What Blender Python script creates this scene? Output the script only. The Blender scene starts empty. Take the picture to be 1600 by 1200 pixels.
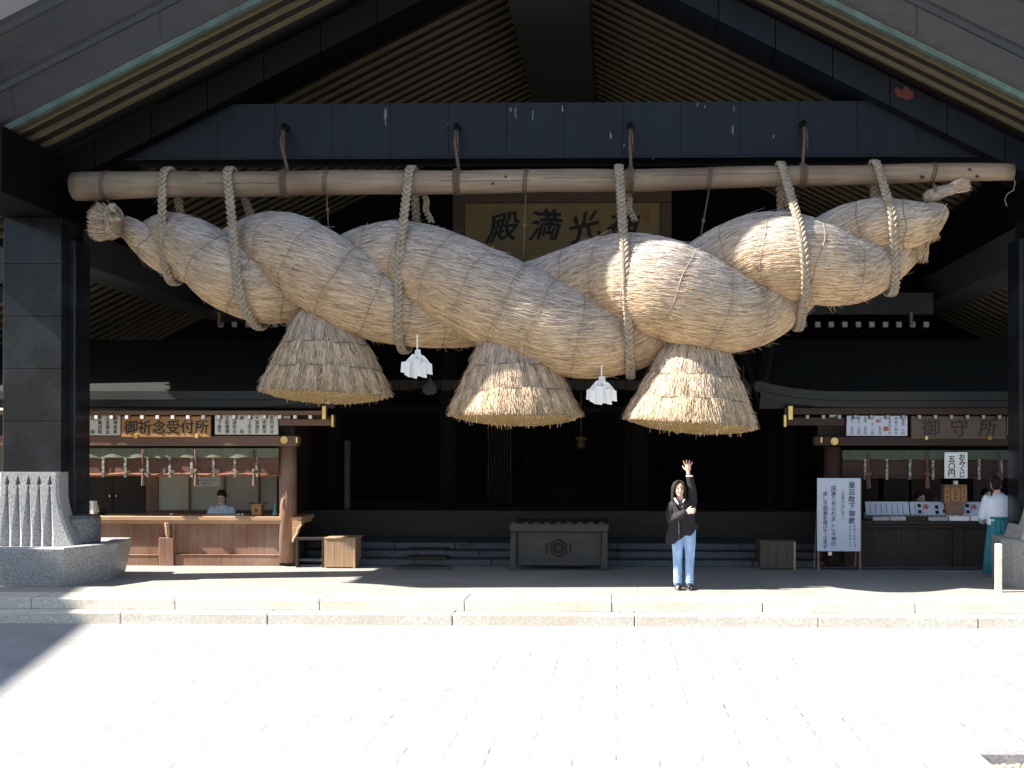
import bpy, bmesh, math, random
import numpy as np
from mathutils import Vector, Matrix

random.seed(7)
rng = np.random.default_rng(7)
S = bpy.context.scene
COL = S.collection
R = math.radians

# ------------------------------------------------------------------ camera
F, PX0, PY0 = 1644.4, 931.0, 700.0
EYE = Vector((0, 0, 2.37))
CAMROT = Matrix.Rotation(R(1.2), 3, 'Z') @ Matrix.Rotation(R(90), 3, 'X') @ Matrix.Rotation(0.0018, 3, 'Z')
cam = bpy.data.cameras.new('camera')
cam.lens = 37.0
cam.sensor_width = 36.0
cam.shift_x = -(PX0 - 800) / 1600
cam.shift_y = (PY0 - 600) / 1600
cam.clip_end = 600
camo = bpy.data.objects.new('camera', cam)
COL.objects.link(camo)
camo.matrix_world = Matrix.Translation(EYE) @ CAMROT.to_4x4()
S.camera = camo

# ------------------------------------------------------------------ light
SUN = Vector((1.2, 0.20, -1.0)).normalized()          # direction the light travels
world = bpy.data.worlds.new('World')
S.world = world
world.use_nodes = True
wn = world.node_tree
wn.nodes.clear()
sky = wn.nodes.new('ShaderNodeTexSky')
sky.sky_type = 'NISHITA'
sky.sun_disc = False
elev = math.asin(-SUN.z)
sky.sun_elevation = elev
# sky.sun_rotation is clockwise from +Y seen from above
sky.sun_rotation = math.atan2(-SUN.x, -SUN.y)
sky.air_density = 1.0
sky.dust_density = 1.0
bg = wn.nodes.new('ShaderNodeBackground')
bg.inputs['Strength'].default_value = 0.07
wo = wn.nodes.new('ShaderNodeOutputWorld')
wn.links.new(sky.outputs[0], bg.inputs[0])
wn.links.new(bg.outputs[0], wo.inputs[0])
sl = bpy.data.lights.new('sun', 'SUN')
sl.energy = 5.0
sl.angle = R(0.53)
sl.color = (1.0, 0.955, 0.88)
slo = bpy.data.objects.new('sun', sl)
COL.objects.link(slo)
slo.location = (-20, -5, 20)
slo.rotation_euler = SUN.to_track_quat('-Z', 'Y').to_euler()
S.view_settings.view_transform = 'Standard'
S.view_settings.look = 'None'
S.view_settings.exposure = 2.05
S.view_settings.gamma = 1.0
S.render.engine = 'CYCLES'
S.cycles.use_denoising = True
S.cycles.max_bounces = 8
S.cycles.diffuse_bounces = 4
S.cycles.glossy_bounces = 3
S.cycles.sample_clamp_indirect = 6

# ------------------------------------------------------------------ measuring: a photo pixel on a plane of known distance
def at(px, py, Y):
    d = CAMROT @ Vector(((px - PX0) / F, -(py - PY0) / F, -1.0))
    return EYE + d * (Y / d.y)

def atz(px, py, Z):
    d = CAMROT @ Vector(((px - PX0) / F, -(py - PY0) / F, -1.0))
    return EYE + d * ((Z - EYE.z) / d.z)

def mpp(Y):
    return Y / F

# ------------------------------------------------------------------ materials
def _nt(name):
    m = bpy.data.materials.new(name)
    m.use_nodes = True
    nt = m.node_tree
    return m, nt, nt.nodes['Principled BSDF']

def nd(nt, t, **kw):
    n = nt.nodes.new(t)
    for k, v in kw.items():
        if k in n.inputs.keys():
            n.inputs[k].default_value = v
        else:
            setattr(n, k, v)
    return n

def c4(c):
    return (c[0], c[1], c[2], 1.0)

def ramp(nt, stops):
    r = nt.nodes.new('ShaderNodeValToRGB')
    e = r.color_ramp.elements
    while len(e) < len(stops):
        e.new(0.5)
    for el, (p, c) in zip(e, stops):
        el.position = p
        el.color = c4(c)
    return r

def mat(name, c1, c2=None, scale=4.0, stretch=(1, 1, 1), rough=0.7, metal=0.0, bump=0.0, detail=5.0,
        spec=0.4, lo=0.3, hi=0.7, big=None):
    m, nt, b = _nt(name)
    c2 = c2 or tuple(x * 0.75 for x in c1)
    tc = nd(nt, 'ShaderNodeTexCoord')
    mp = nd(nt, 'ShaderNodeMapping')
    mp.inputs['Scale'].default_value = stretch
    nt.links.new(tc.outputs['Object'], mp.inputs[0])
    nz = nd(nt, 'ShaderNodeTexNoise', Scale=scale, Detail=detail, Roughness=0.6)
    nt.links.new(mp.outputs[0], nz.inputs['Vector'])
    rp = ramp(nt, [(lo, c2), (hi, c1)])
    nt.links.new(nz.outputs['Fac'], rp.inputs[0])
    out = rp.outputs[0]
    if big:                                            # large weathering patches (scale, colour, amount)
        n2 = nd(nt, 'ShaderNodeTexNoise', Scale=big[0], Detail=4.0)
        nt.links.new(tc.outputs['Object'], n2.inputs['Vector'])
        r2 = ramp(nt, [(0.42, (0, 0, 0)), (0.68, (big[2],) * 3)])
        nt.links.new(n2.outputs['Fac'], r2.inputs[0])
        mx = nd(nt, 'ShaderNodeMixRGB')
        mx.inputs[2].default_value = c4(big[1])
        nt.links.new(r2.outputs[0], mx.inputs[0])
        nt.links.new(out, mx.inputs[1])
        out = mx.outputs[0]
    nt.links.new(out, b.inputs['Base Color'])
    b.inputs['Roughness'].default_value = rough
    b.inputs['Metallic'].default_value = metal
    b.inputs['Specular IOR Level'].default_value = spec
    if bump:
        bp = nd(nt, 'ShaderNodeBump', Strength=bump, Distance=0.02)
        nt.links.new(nz.outputs['Fac'], bp.inputs['Height'])
        nt.links.new(bp.outputs[0], b.inputs['Normal'])
    return m

def granite(name, light, dark, scale=60, rough=0.6, spec=0.4, stain=None, lo=0.38, hi=0.62, bump=0.25):
    m, nt, b = _nt(name)
    tc = nd(nt, 'ShaderNodeTexCoord')
    v = nd(nt, 'ShaderNodeTexVoronoi', Scale=scale)
    n = nd(nt, 'ShaderNodeTexNoise', Scale=scale * 0.45, Detail=6.0, Roughness=0.75)
    nt.links.new(tc.outputs['Object'], v.inputs['Vector'])
    nt.links.new(tc.outputs['Object'], n.inputs['Vector'])
    mx0 = nd(nt, 'ShaderNodeMixRGB')
    mx0.inputs[0].default_value = 0.35
    nt.links.new(n.outputs['Fac'], mx0.inputs[1])
    nt.links.new(v.outputs['Color'], mx0.inputs[2])
    rp = ramp(nt, [(lo, dark), (hi, light)])
    nt.links.new(mx0.outputs[0], rp.inputs[0])
    out = rp.outputs[0]
    if stain:
        n2 = nd(nt, 'ShaderNodeTexNoise', Scale=stain[0], Detail=5.0)
        nt.links.new(tc.outputs['Object'], n2.inputs['Vector'])
        r2 = ramp(nt, [(0.45, (0, 0, 0)), (0.7, (stain[2],) * 3)])
        nt.links.new(n2.outputs['Fac'], r2.inputs[0])
        mx = nd(nt, 'ShaderNodeMixRGB')
        mx.inputs[2].default_value = c4(stain[1])
        nt.links.new(r2.outputs[0], mx.inputs[0])
        nt.links.new(out, mx.inputs[1])
        out = mx.outputs[0]
    nt.links.new(out, b.inputs['Base Color'])
    b.inputs['Roughness'].default_value = rough
    b.inputs['Specular IOR Level'].default_value = spec
    if bump:
        bp = nd(nt, 'ShaderNodeBump', Strength=bump, Distance=0.006)
        nt.links.new(mx0.outputs[0], bp.inputs['Height'])
        nt.links.new(bp.outputs[0], b.inputs['Normal'])
    return m

def paving(name, w, h, c1, c2, joint, mortar, rough=0.8, offset=0.5, fine=70, long_joint=.35):
    m, nt, b = _nt(name)
    tc = nd(nt, 'ShaderNodeTexCoord')
    # wobble keeps the joints from being ruled lines
    wob = nd(nt, 'ShaderNodeTexNoise', Scale=1.7, Detail=2.0)
    nt.links.new(tc.outputs['Object'], wob.inputs['Vector'])
    vm = nd(nt, 'ShaderNodeVectorMath', operation='MULTIPLY_ADD')
    vm.inputs[1].default_value = (0.018, 0.018, 0)
    nt.links.new(wob.outputs['Color'], vm.inputs[0])
    nt.links.new(tc.outputs['Object'], vm.inputs[2])
    def mth(op, a, b_=None, c_=None):
        m_ = nd(nt, 'ShaderNodeMath', operation=op)
        for k_, v_ in enumerate((a, b_, c_)):
            if v_ is None: continue
            if hasattr(v_, 'links'): nt.links.new(v_, m_.inputs[k_])
            else: m_.inputs[k_].default_value = v_
        return m_.outputs[0]
    sx = nd(nt, 'ShaderNodeSeparateXYZ')
    nt.links.new(vm.outputs[0], sx.inputs[0])
    yr = mth('DIVIDE', sx.outputs[1], h)
    row = mth('FLOOR', yr)
    odd = mth('FLOORED_MODULO', row, 2.0)
    xr = mth('ADD', mth('DIVIDE', sx.outputs[0], w), mth('MULTIPLY', odd, offset))
    colm = mth('FLOOR', xr)
    fx = mth('MULTIPLY', mth('ABSOLUTE', mth('SUBTRACT', mth('FRACT', xr), 0.5)), 2.0)
    fy = mth('MULTIPLY', mth('ABSOLUTE', mth('SUBTRACT', mth('FRACT', yr), 0.5)), 2.0)
    jx = mth('GREATER_THAN', fx, 1 - mortar * 2 / w)
    jy = mth('GREATER_THAN', fy, 1 - mortar * 1.4 / h)
    cmb = nd(nt, 'ShaderNodeCombineXYZ')
    nt.links.new(colm, cmb.inputs[0]); nt.links.new(row, cmb.inputs[1])
    wn_ = nd(nt, 'ShaderNodeTexWhiteNoise', noise_dimensions='2D')
    nt.links.new(cmb.outputs[0], wn_.inputs['Vector'])
    patch = nd(nt, 'ShaderNodeTexNoise', Scale=0.6, Detail=3.0)
    nt.links.new(tc.outputs['Object'], patch.inputs['Vector'])
    pr_ = nd(nt, 'ShaderNodeMapRange')
    pr_.inputs['From Min'].default_value = .35; pr_.inputs['From Max'].default_value = .65
    nt.links.new(patch.outputs['Fac'], pr_.inputs['Value'])
    sx_ = mth('MULTIPLY', jx, mth('MULTIPLY', mth('MULTIPLY_ADD', wn_.outputs['Value'], .9, .1), mth('MULTIPLY_ADD', pr_.outputs[0], .6, .4)))
    sy_ = mth('MULTIPLY', jy, mth('MULTIPLY', mth('POWER', wn_.outputs['Value'], 2.0), long_joint))
    jj_ = mth('MAXIMUM', sx_, sy_)
    b0 = nd(nt, 'ShaderNodeMixRGB')
    b0.inputs[1].default_value = c4(c1); b0.inputs[2].default_value = c4(c2)
    nt.links.new(wn_.outputs['Value'], b0.inputs[0])
    br = nd(nt, 'ShaderNodeMixRGB')
    br.inputs[2].default_value = c4(joint)
    nt.links.new(jj_, br.inputs[0]); nt.links.new(b0.outputs[0], br.inputs[1])
    n = nd(nt, 'ShaderNodeTexNoise', Scale=fine, Detail=5.0, Roughness=0.8)
    nt.links.new(tc.outputs['Object'], n.inputs['Vector'])
    r = ramp(nt, [(0.3, (0.84, 0.84, 0.84)), (0.62, (1, 1, 1))])
    nt.links.new(n.outputs['Fac'], r.inputs[0])
    n2 = nd(nt, 'ShaderNodeTexNoise', Scale=0.9, Detail=6.0)
    nt.links.new(tc.outputs['Object'], n2.inputs['Vector'])
    r2 = ramp(nt, [(0.35, (0.86, 0.85, 0.83)), (0.65, (1, 1, 1))])
    nt.links.new(n2.outputs['Fac'], r2.inputs[0])
    mx = nd(nt, 'ShaderNodeMixRGB', blend_type='MULTIPLY')
    mx.inputs[0].default_value = 1
    nt.links.new(br.outputs['Color'], mx.inputs[1])
    nt.links.new(r.outputs[0], mx.inputs[2])
    mx2 = nd(nt, 'ShaderNodeMixRGB', blend_type='MULTIPLY')
    mx2.inputs[0].default_value = 1
    nt.links.new(mx.outputs[0], mx2.inputs[1])
    nt.links.new(r2.outputs[0], mx2.inputs[2])
    nt.links.new(mx2.outputs[0], b.inputs['Base Color'])
    b.inputs['Roughness'].default_value = rough
    b.inputs['Specular IOR Level'].default_value = 0.3
    bp = nd(nt, 'ShaderNodeBump', Strength=0.35, Distance=0.01)
    nt.links.new(n.outputs['Fac'], bp.inputs['Height'])
    nt.links.new(bp.outputs[0], b.inputs['Normal'])
    return m

def straw_mat(name, greys, golds):
    """colour attribute 'tint': R = random per stalk, G = weathering (1 = grey)"""
    m, nt, b = _nt(name)
    a = nd(nt, 'ShaderNodeVertexColor')
    a.layer_name = 'tint'
    sp = nd(nt, 'ShaderNodeSeparateColor')
    nt.links.new(a.outputs[0], sp.inputs[0])
    r1 = ramp(nt, greys)
    r2 = ramp(nt, golds)
    nt.links.new(sp.outputs[0], r1.inputs[0])
    nt.links.new(sp.outputs[0], r2.inputs[0])
    mx = nd(nt, 'ShaderNodeMixRGB')
    nt.links.new(sp.outputs[1], mx.inputs[0])
    nt.links.new(r2.outputs[0], mx.inputs[1])
    nt.links.new(r1.outputs[0], mx.inputs[2])
    tc = nd(nt, 'ShaderNodeTexCoord')
    n = nd(nt, 'ShaderNodeTexNoise', Scale=2.2, Detail=5.0)
    nt.links.new(tc.outputs['Object'], n.inputs['Vector'])
    rr = ramp(nt, [(0.3, (0.84, 0.83, 0.82)), (0.65, (1.0, 1.0, 1.0))])
    nt.links.new(n.outputs['Fac'], rr.inputs[0])
    m2 = nd(nt, 'ShaderNodeMixRGB', blend_type='MULTIPLY')
    m2.inputs[0].default_value = 1
    nt.links.new(mx.outputs[0], m2.inputs[1])
    nt.links.new(rr.outputs[0], m2.inputs[2])
    nt.links.new(m2.outputs[0], b.inputs['Base Color'])
    b.inputs['Roughness'].default_value = 0.6
    b.inputs['Specular IOR Level'].default_value = 0.25
    return m

def wood(name, c1, c2, along='X', rough=0.65, scale=3.0, bump=0.15, big=None, spec=0.3):
    st = {'X': (0.6, 9, 9), 'Y': (9, 0.6, 9), 'Z': (9, 9, 0.6)}[along]
    return mat(name, c1, c2, scale=scale, stretch=st, rough=rough, bump=bump, spec=spec, big=big)

M = {}
M['plaza'] = paving('plaza_stone', 0.66, 0.148, (0.31, 0.305, 0.298), (0.29, 0.285, 0.278), (0.035, 0.032, 0.029), 0.0058)
M['terrace'] = paving('terrace_slabs', 1.25, 0.9, (0.351, 0.3276, 0.2886), (0.3055, 0.286, 0.2561), (0.117, 0.1079, 0.0975), 0.006, rough=0.6, fine=50, long_joint=.9)
M['step'] = granite('step_granite', (0.6094, 0.5689, 0.4978), (0.4368, 0.4013, 0.3454), scale=45, stain=(1.3, (0.4673, 0.3758, 0.2641), 0.5))
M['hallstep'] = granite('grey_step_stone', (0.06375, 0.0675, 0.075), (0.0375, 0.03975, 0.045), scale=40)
M['granite'] = granite('speckled_granite', (0.3903, 0.3798, 0.3659), (0.1394, 0.136, 0.136), scale=85, rough=0.45, lo=0.34, hi=0.60)
M['granite_dark'] = granite('grey_granite', (0.16, 0.16, 0.16), (0.06, 0.06, 0.065), scale=50, rough=0.4)
M['granite_black'] = granite('polished_black_granite', (0.01452, 0.01531, 0.01742), (0.005808, 0.006072, 0.007392), scale=60, rough=0.16, spec=0.16, stain=(2.0, (0.03, 0.032, 0.038), 0.5), bump=0.04)
M['joint'] = mat('dark_joint', (0.012, 0.012, 0.014), rough=0.9)
M['copper'] = mat('weathered_copper', (0.0432, 0.0408, 0.0456), (0.0276, 0.027, 0.0324), scale=3, stretch=(0.4, 3, 3), rough=0.5, metal=0.25, bump=0.05, big=(0.8, (0.0264, 0.0324, 0.0372), 0.7))
M['patina'] = mat('green_patina', (0.0768, 0.1296, 0.1056), (0.0336, 0.0528, 0.0456), scale=2.5, rough=0.6, bump=0.05)
M['copper_dark'] = mat('dark_green_copper', (0.0117, 0.01482, 0.01326), (0.00585, 0.00741, 0.00702), scale=3, rough=0.6, bump=0.05, big=(1.5, (0.01482, 0.0078, 0.00585), 0.5))
M['rafter'] = wood('ochre_rafter', (0.132, 0.1078, 0.0594), (0.0935, 0.0748, 0.0407), 'X')
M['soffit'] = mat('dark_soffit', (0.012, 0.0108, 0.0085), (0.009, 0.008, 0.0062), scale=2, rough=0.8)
M['beam'] = mat('blue_grey_cladding', (0.0081, 0.01134, 0.01814), (0.005508, 0.007776, 0.01264), scale=2.5, stretch=(5, 5, 0.4), rough=0.5, spec=0.2, bump=0.03, big=(1.1, (0.004536, 0.005832, 0.009072), 0.8))
M['black'] = mat('black_painted_timber', (0.001909, 0.001909, 0.002148), (0.001273, 0.001273, 0.001432), scale=3, rough=0.55, spec=0.14, bump=0.03)
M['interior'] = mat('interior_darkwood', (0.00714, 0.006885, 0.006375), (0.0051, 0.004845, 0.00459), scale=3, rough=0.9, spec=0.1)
M['ridge'] = wood('grey_ridge_boards', (0.0336, 0.0336, 0.0336), (0.024, 0.024, 0.024), 'X')
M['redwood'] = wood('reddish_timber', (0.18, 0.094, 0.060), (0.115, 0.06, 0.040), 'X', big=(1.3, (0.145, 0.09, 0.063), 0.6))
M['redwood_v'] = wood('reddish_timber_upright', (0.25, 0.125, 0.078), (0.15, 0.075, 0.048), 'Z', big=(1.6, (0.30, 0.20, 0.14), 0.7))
M['palewood'] = wood('worn_counter_timber', (0.46, 0.28, 0.155), (0.34, 0.19, 0.10), 'X', big=(1.5, (0.42, 0.30, 0.2), 0.5))
M['crate'] = wood('pale_crate_timber', (0.40, 0.25, 0.14), (0.30, 0.18, 0.10), 'Z', big=(2, (0.30, 0.21, 0.14), 0.5))
M['darkwood'] = wood('dark_brown_timber', (0.0294, 0.0189, 0.0133), (0.0182, 0.0119, 0.0084), 'X')
M['darkwood_v'] = wood('dark_brown_upright', (0.0315, 0.0189, 0.0126), (0.0189, 0.0119, 0.0084), 'Z')
M['greywood'] = wood('grey_weathered_timber', (0.06375, 0.05625, 0.04725), (0.04125, 0.03675, 0.0315), 'X')
M['log'] = mat('peeled_log_timber', (0.2735, 0.2072, 0.1409), (0.1575, 0.1119, 0.07459), scale=2.6, stretch=(0.45, 6, 6), rough=0.6, bump=0.15, big=(0.7, (0.116, 0.07459, 0.04973), 0.8))
M['paper'] = mat('white_paper', (0.741, 0.7315, 0.703), (0.684, 0.6745, 0.646), scale=6, rough=0.85)
M['screen'] = mat('cream_screen_paper', (0.527, 0.4845, 0.3825), (0.4675, 0.425, 0.34), scale=2, rough=0.9)
M['board'] = mat('old_paper_board', (0.595, 0.561, 0.476), (0.527, 0.493, 0.4165), scale=3, rough=0.85)
M['bluewhite'] = mat('painted_white_board', (0.4704, 0.504, 0.5824), (0.4256, 0.4592, 0.5376), scale=3, rough=0.6)
M['tablet'] = mat('aged_silk', (0.336, 0.24, 0.112), (0.272, 0.192, 0.088), scale=2.5, rough=0.8, bump=0.02)
M['tabletframe'] = wood('brown_frame', (0.15, 0.0975, 0.0675), (0.105, 0.0675, 0.045), 'X')
M['ink'] = mat('black_ink', (0.012, 0.012, 0.012), (0.02, 0.02, 0.018), scale=8, rough=0.6)
M['red'] = mat('red_seal_ink', (0.42, 0.10, 0.05), (0.35, 0.08, 0.04), scale=8, rough=0.7)
M['redpaint'] = mat('red_paint_mark', (0.1, 0.015, 0.0125), (0.07, 0.01, 0.01), scale=4, rough=0.7)
M['gold'] = mat('brass_fitting', (0.72, 0.52, 0.18), (0.55, 0.38, 0.12), scale=10, rough=0.35, metal=0.8)
M['gold_dim'] = mat('shade_toned_brass', (0.20, 0.14, 0.055), (0.12, 0.085, 0.035), scale=10, rough=0.5, metal=0.6)  # brass with the inner hall's darkness put into its colour
M['paper_dim'] = mat('shade_toned_paper', (0.10, 0.10, 0.10), (0.075, 0.075, 0.075), scale=6, rough=0.9)  # white paper coloured as it looks in deep shade
M['white'] = mat('white_paint', (0.80, 0.80, 0.78), (0.72, 0.72, 0.70), scale=5, rough=0.6)
M['blindgreen'] = mat('green_woven_band', (0.165, 0.1613, 0.09375), (0.09, 0.1087, 0.07125), scale=3, stretch=(14, 1, 0.4), rough=0.85)
M['blindbrown'] = mat('russet_reed_blind', (0.1445, 0.068, 0.0442), (0.0935, 0.0425, 0.02805), scale=3, stretch=(0.4, 4, 16), rough=0.85, bump=0.1)
M['strap'] = mat('patterned_braid_strap', (0.3255, 0.315, 0.252), (0.063, 0.07875, 0.063), scale=26, rough=0.85, lo=0.42, hi=0.56)
M['orange'] = mat('orange_roll_cloth', (0.252, 0.078, 0.03), (0.18, 0.054, 0.021), scale=6, rough=0.8)
M['cord'] = mat('dark_hemp_cord', (0.13, 0.085, 0.055), (0.07, 0.045, 0.032), scale=30, rough=0.85)
M['tasselred'] = mat('dull_red_tassel', (0.168, 0.07, 0.0595), (0.084, 0.035, 0.0315), scale=20, rough=0.9)
M['braid'] = mat('pale_braided_straw', (0.33, 0.275, 0.205), (0.17, 0.135, 0.095), scale=16, rough=0.75, bump=0.35)
M['skin'] = mat('skin', (0.56, 0.36, 0.27), (0.52, 0.33, 0.245), scale=6, rough=0.55)
M['hair'] = mat('dark_hair', (0.026, 0.015, 0.010), (0.010, 0.006, 0.005), scale=20, stretch=(8, 8, 0.6), rough=0.7, bump=0.3, spec=0.2)
M['jacket'] = mat('black_jacket_cloth', (0.0144, 0.012, 0.0138), (0.009, 0.0078, 0.0096), scale=6, rough=0.85, bump=0.25)
M['jeans'] = mat('pale_denim', (0.31, 0.46, 0.66), (0.17, 0.29, 0.49), scale=7, stretch=(1.5, 1.5, 0.5), rough=0.85, bump=0.5, lo=0.36, hi=0.6)
M['shoe'] = mat('dark_shoe_leather', (0.02, 0.018, 0.018), rough=0.45, scale=10)
M['sole'] = mat('shoe_sole', (0.10, 0.09, 0.08), rough=0.8, scale=10)
M['kimono'] = mat('pale_blue_white_cloth', (0.66, 0.70, 0.78), (0.56, 0.61, 0.70), scale=5, rough=0.85, bump=0.2)
M['hakama'] = mat('teal_cloth', (0.0315, 0.207, 0.234), (0.0198, 0.135, 0.162), scale=4, stretch=(8, 8, 0.5), rough=0.8, bump=0.25)
M['teal'] = mat('teal_glaze', (0.14, 0.42, 0.36), (0.10, 0.33, 0.28), scale=6, rough=0.25)
M['boxorange'] = wood('orange_cypress', (0.416, 0.216, 0.08), (0.336, 0.16, 0.056), 'Z')
M['gravel'] = granite('gravel_pebbles', (0.62, 0.55, 0.40), (0.22, 0.18, 0.12), scale=20, rough=0.85)
M['kerb'] = granite('kerb_stone', (0.52, 0.49, 0.46), (0.40, 0.37, 0.35), scale=50)
M['kerbdark'] = granite('violet_grey_kerb', (0.27, 0.26, 0.275), (0.18, 0.175, 0.185), scale=60)
M['leaf'] = mat('evergreen_leaf', (0.06, 0.10, 0.035), (0.035, 0.06, 0.02), scale=1.2, rough=0.6)
M['bark'] = mat('bark', (0.12, 0.09, 0.07), (0.06, 0.045, 0.035), scale=6, stretch=(6, 6, 0.8), rough=0.9, bump=0.5)
M['charm'] = mat('mixed_charm_cards', (0.434, 0.385, 0.315), (0.21, 0.14, 0.126), scale=26, rough=0.7, lo=0.4, hi=0.6)
M['eye'] = mat('dark_eye', (0.015, 0.01, 0.01), rough=0.3)
M['lip'] = mat('lip', (0.40, 0.16, 0.13), rough=0.5)

M['redwood_dim'] = wood('shade_toned_red_timber', (0.04216, 0.02083, 0.01339), (0.0248, 0.0124, 0.008432), 'X')  # reddish timber with the right pavilion's shade in its colour
M['redwood_dim_v'] = wood('shade_toned_red_upright', (0.06, 0.027, 0.018), (0.033, 0.0156, 0.0108), 'Z')  # upright grain of the same shade-darkened timber
M['crate_dim'] = wood('shade_toned_crate_timber', (0.0825, 0.06375, 0.045), (0.05625, 0.042, 0.03), 'Z')  # crate timber darkened for the shade on the right
M['blindgreen_dim'] = mat('shade_toned_green_band', (0.078, 0.09296, 0.06), (0.042, 0.06, 0.039), scale=3, stretch=(14, 1, 0.4), rough=0.85)  # shaded copy of the green valance colour
M['blindbrown_dim'] = mat('shade_toned_reed_blind', (0.04875, 0.0225, 0.0165), (0.03, 0.015, 0.01125), scale=3, stretch=(0.4, 4, 16), rough=0.85, bump=0.1)  # shaded copy of the russet reed colour
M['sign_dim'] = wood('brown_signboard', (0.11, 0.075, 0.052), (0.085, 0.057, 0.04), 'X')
M['whitedim'] = mat('shade_toned_white', (0.336, 0.336, 0.336), (0.288, 0.288, 0.288), scale=5, rough=0.7)  # white lowered to the tone it takes in shade
GREYS = [(0.0, (0.1149, 0.09894, 0.0906)), (0.3, (0.3759, 0.3289, 0.2966)), (0.7, (0.5222, 0.4626, 0.4229)), (1.0, (0.6892, 0.6168, 0.571))]
GOLDS = [(0.0, (0.134, 0.0818, 0.03725)), (0.3, (0.4509, 0.3029, 0.1596)), (0.7, (0.6339, 0.4462, 0.2563)), (1.0, (0.8289, 0.6167, 0.387))]
M['straw'] = straw_mat('rice_straw', GREYS, GOLDS)
M['strawend'] = mat('cut_straw_ends', (0.3348, 0.2376, 0.0972), (0.1404, 0.0864, 0.027), scale=45, rough=0.8, bump=0.8, lo=0.35, hi=0.65)

# ------------------------------------------------------------------ building meshes
ORG = {}

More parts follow.
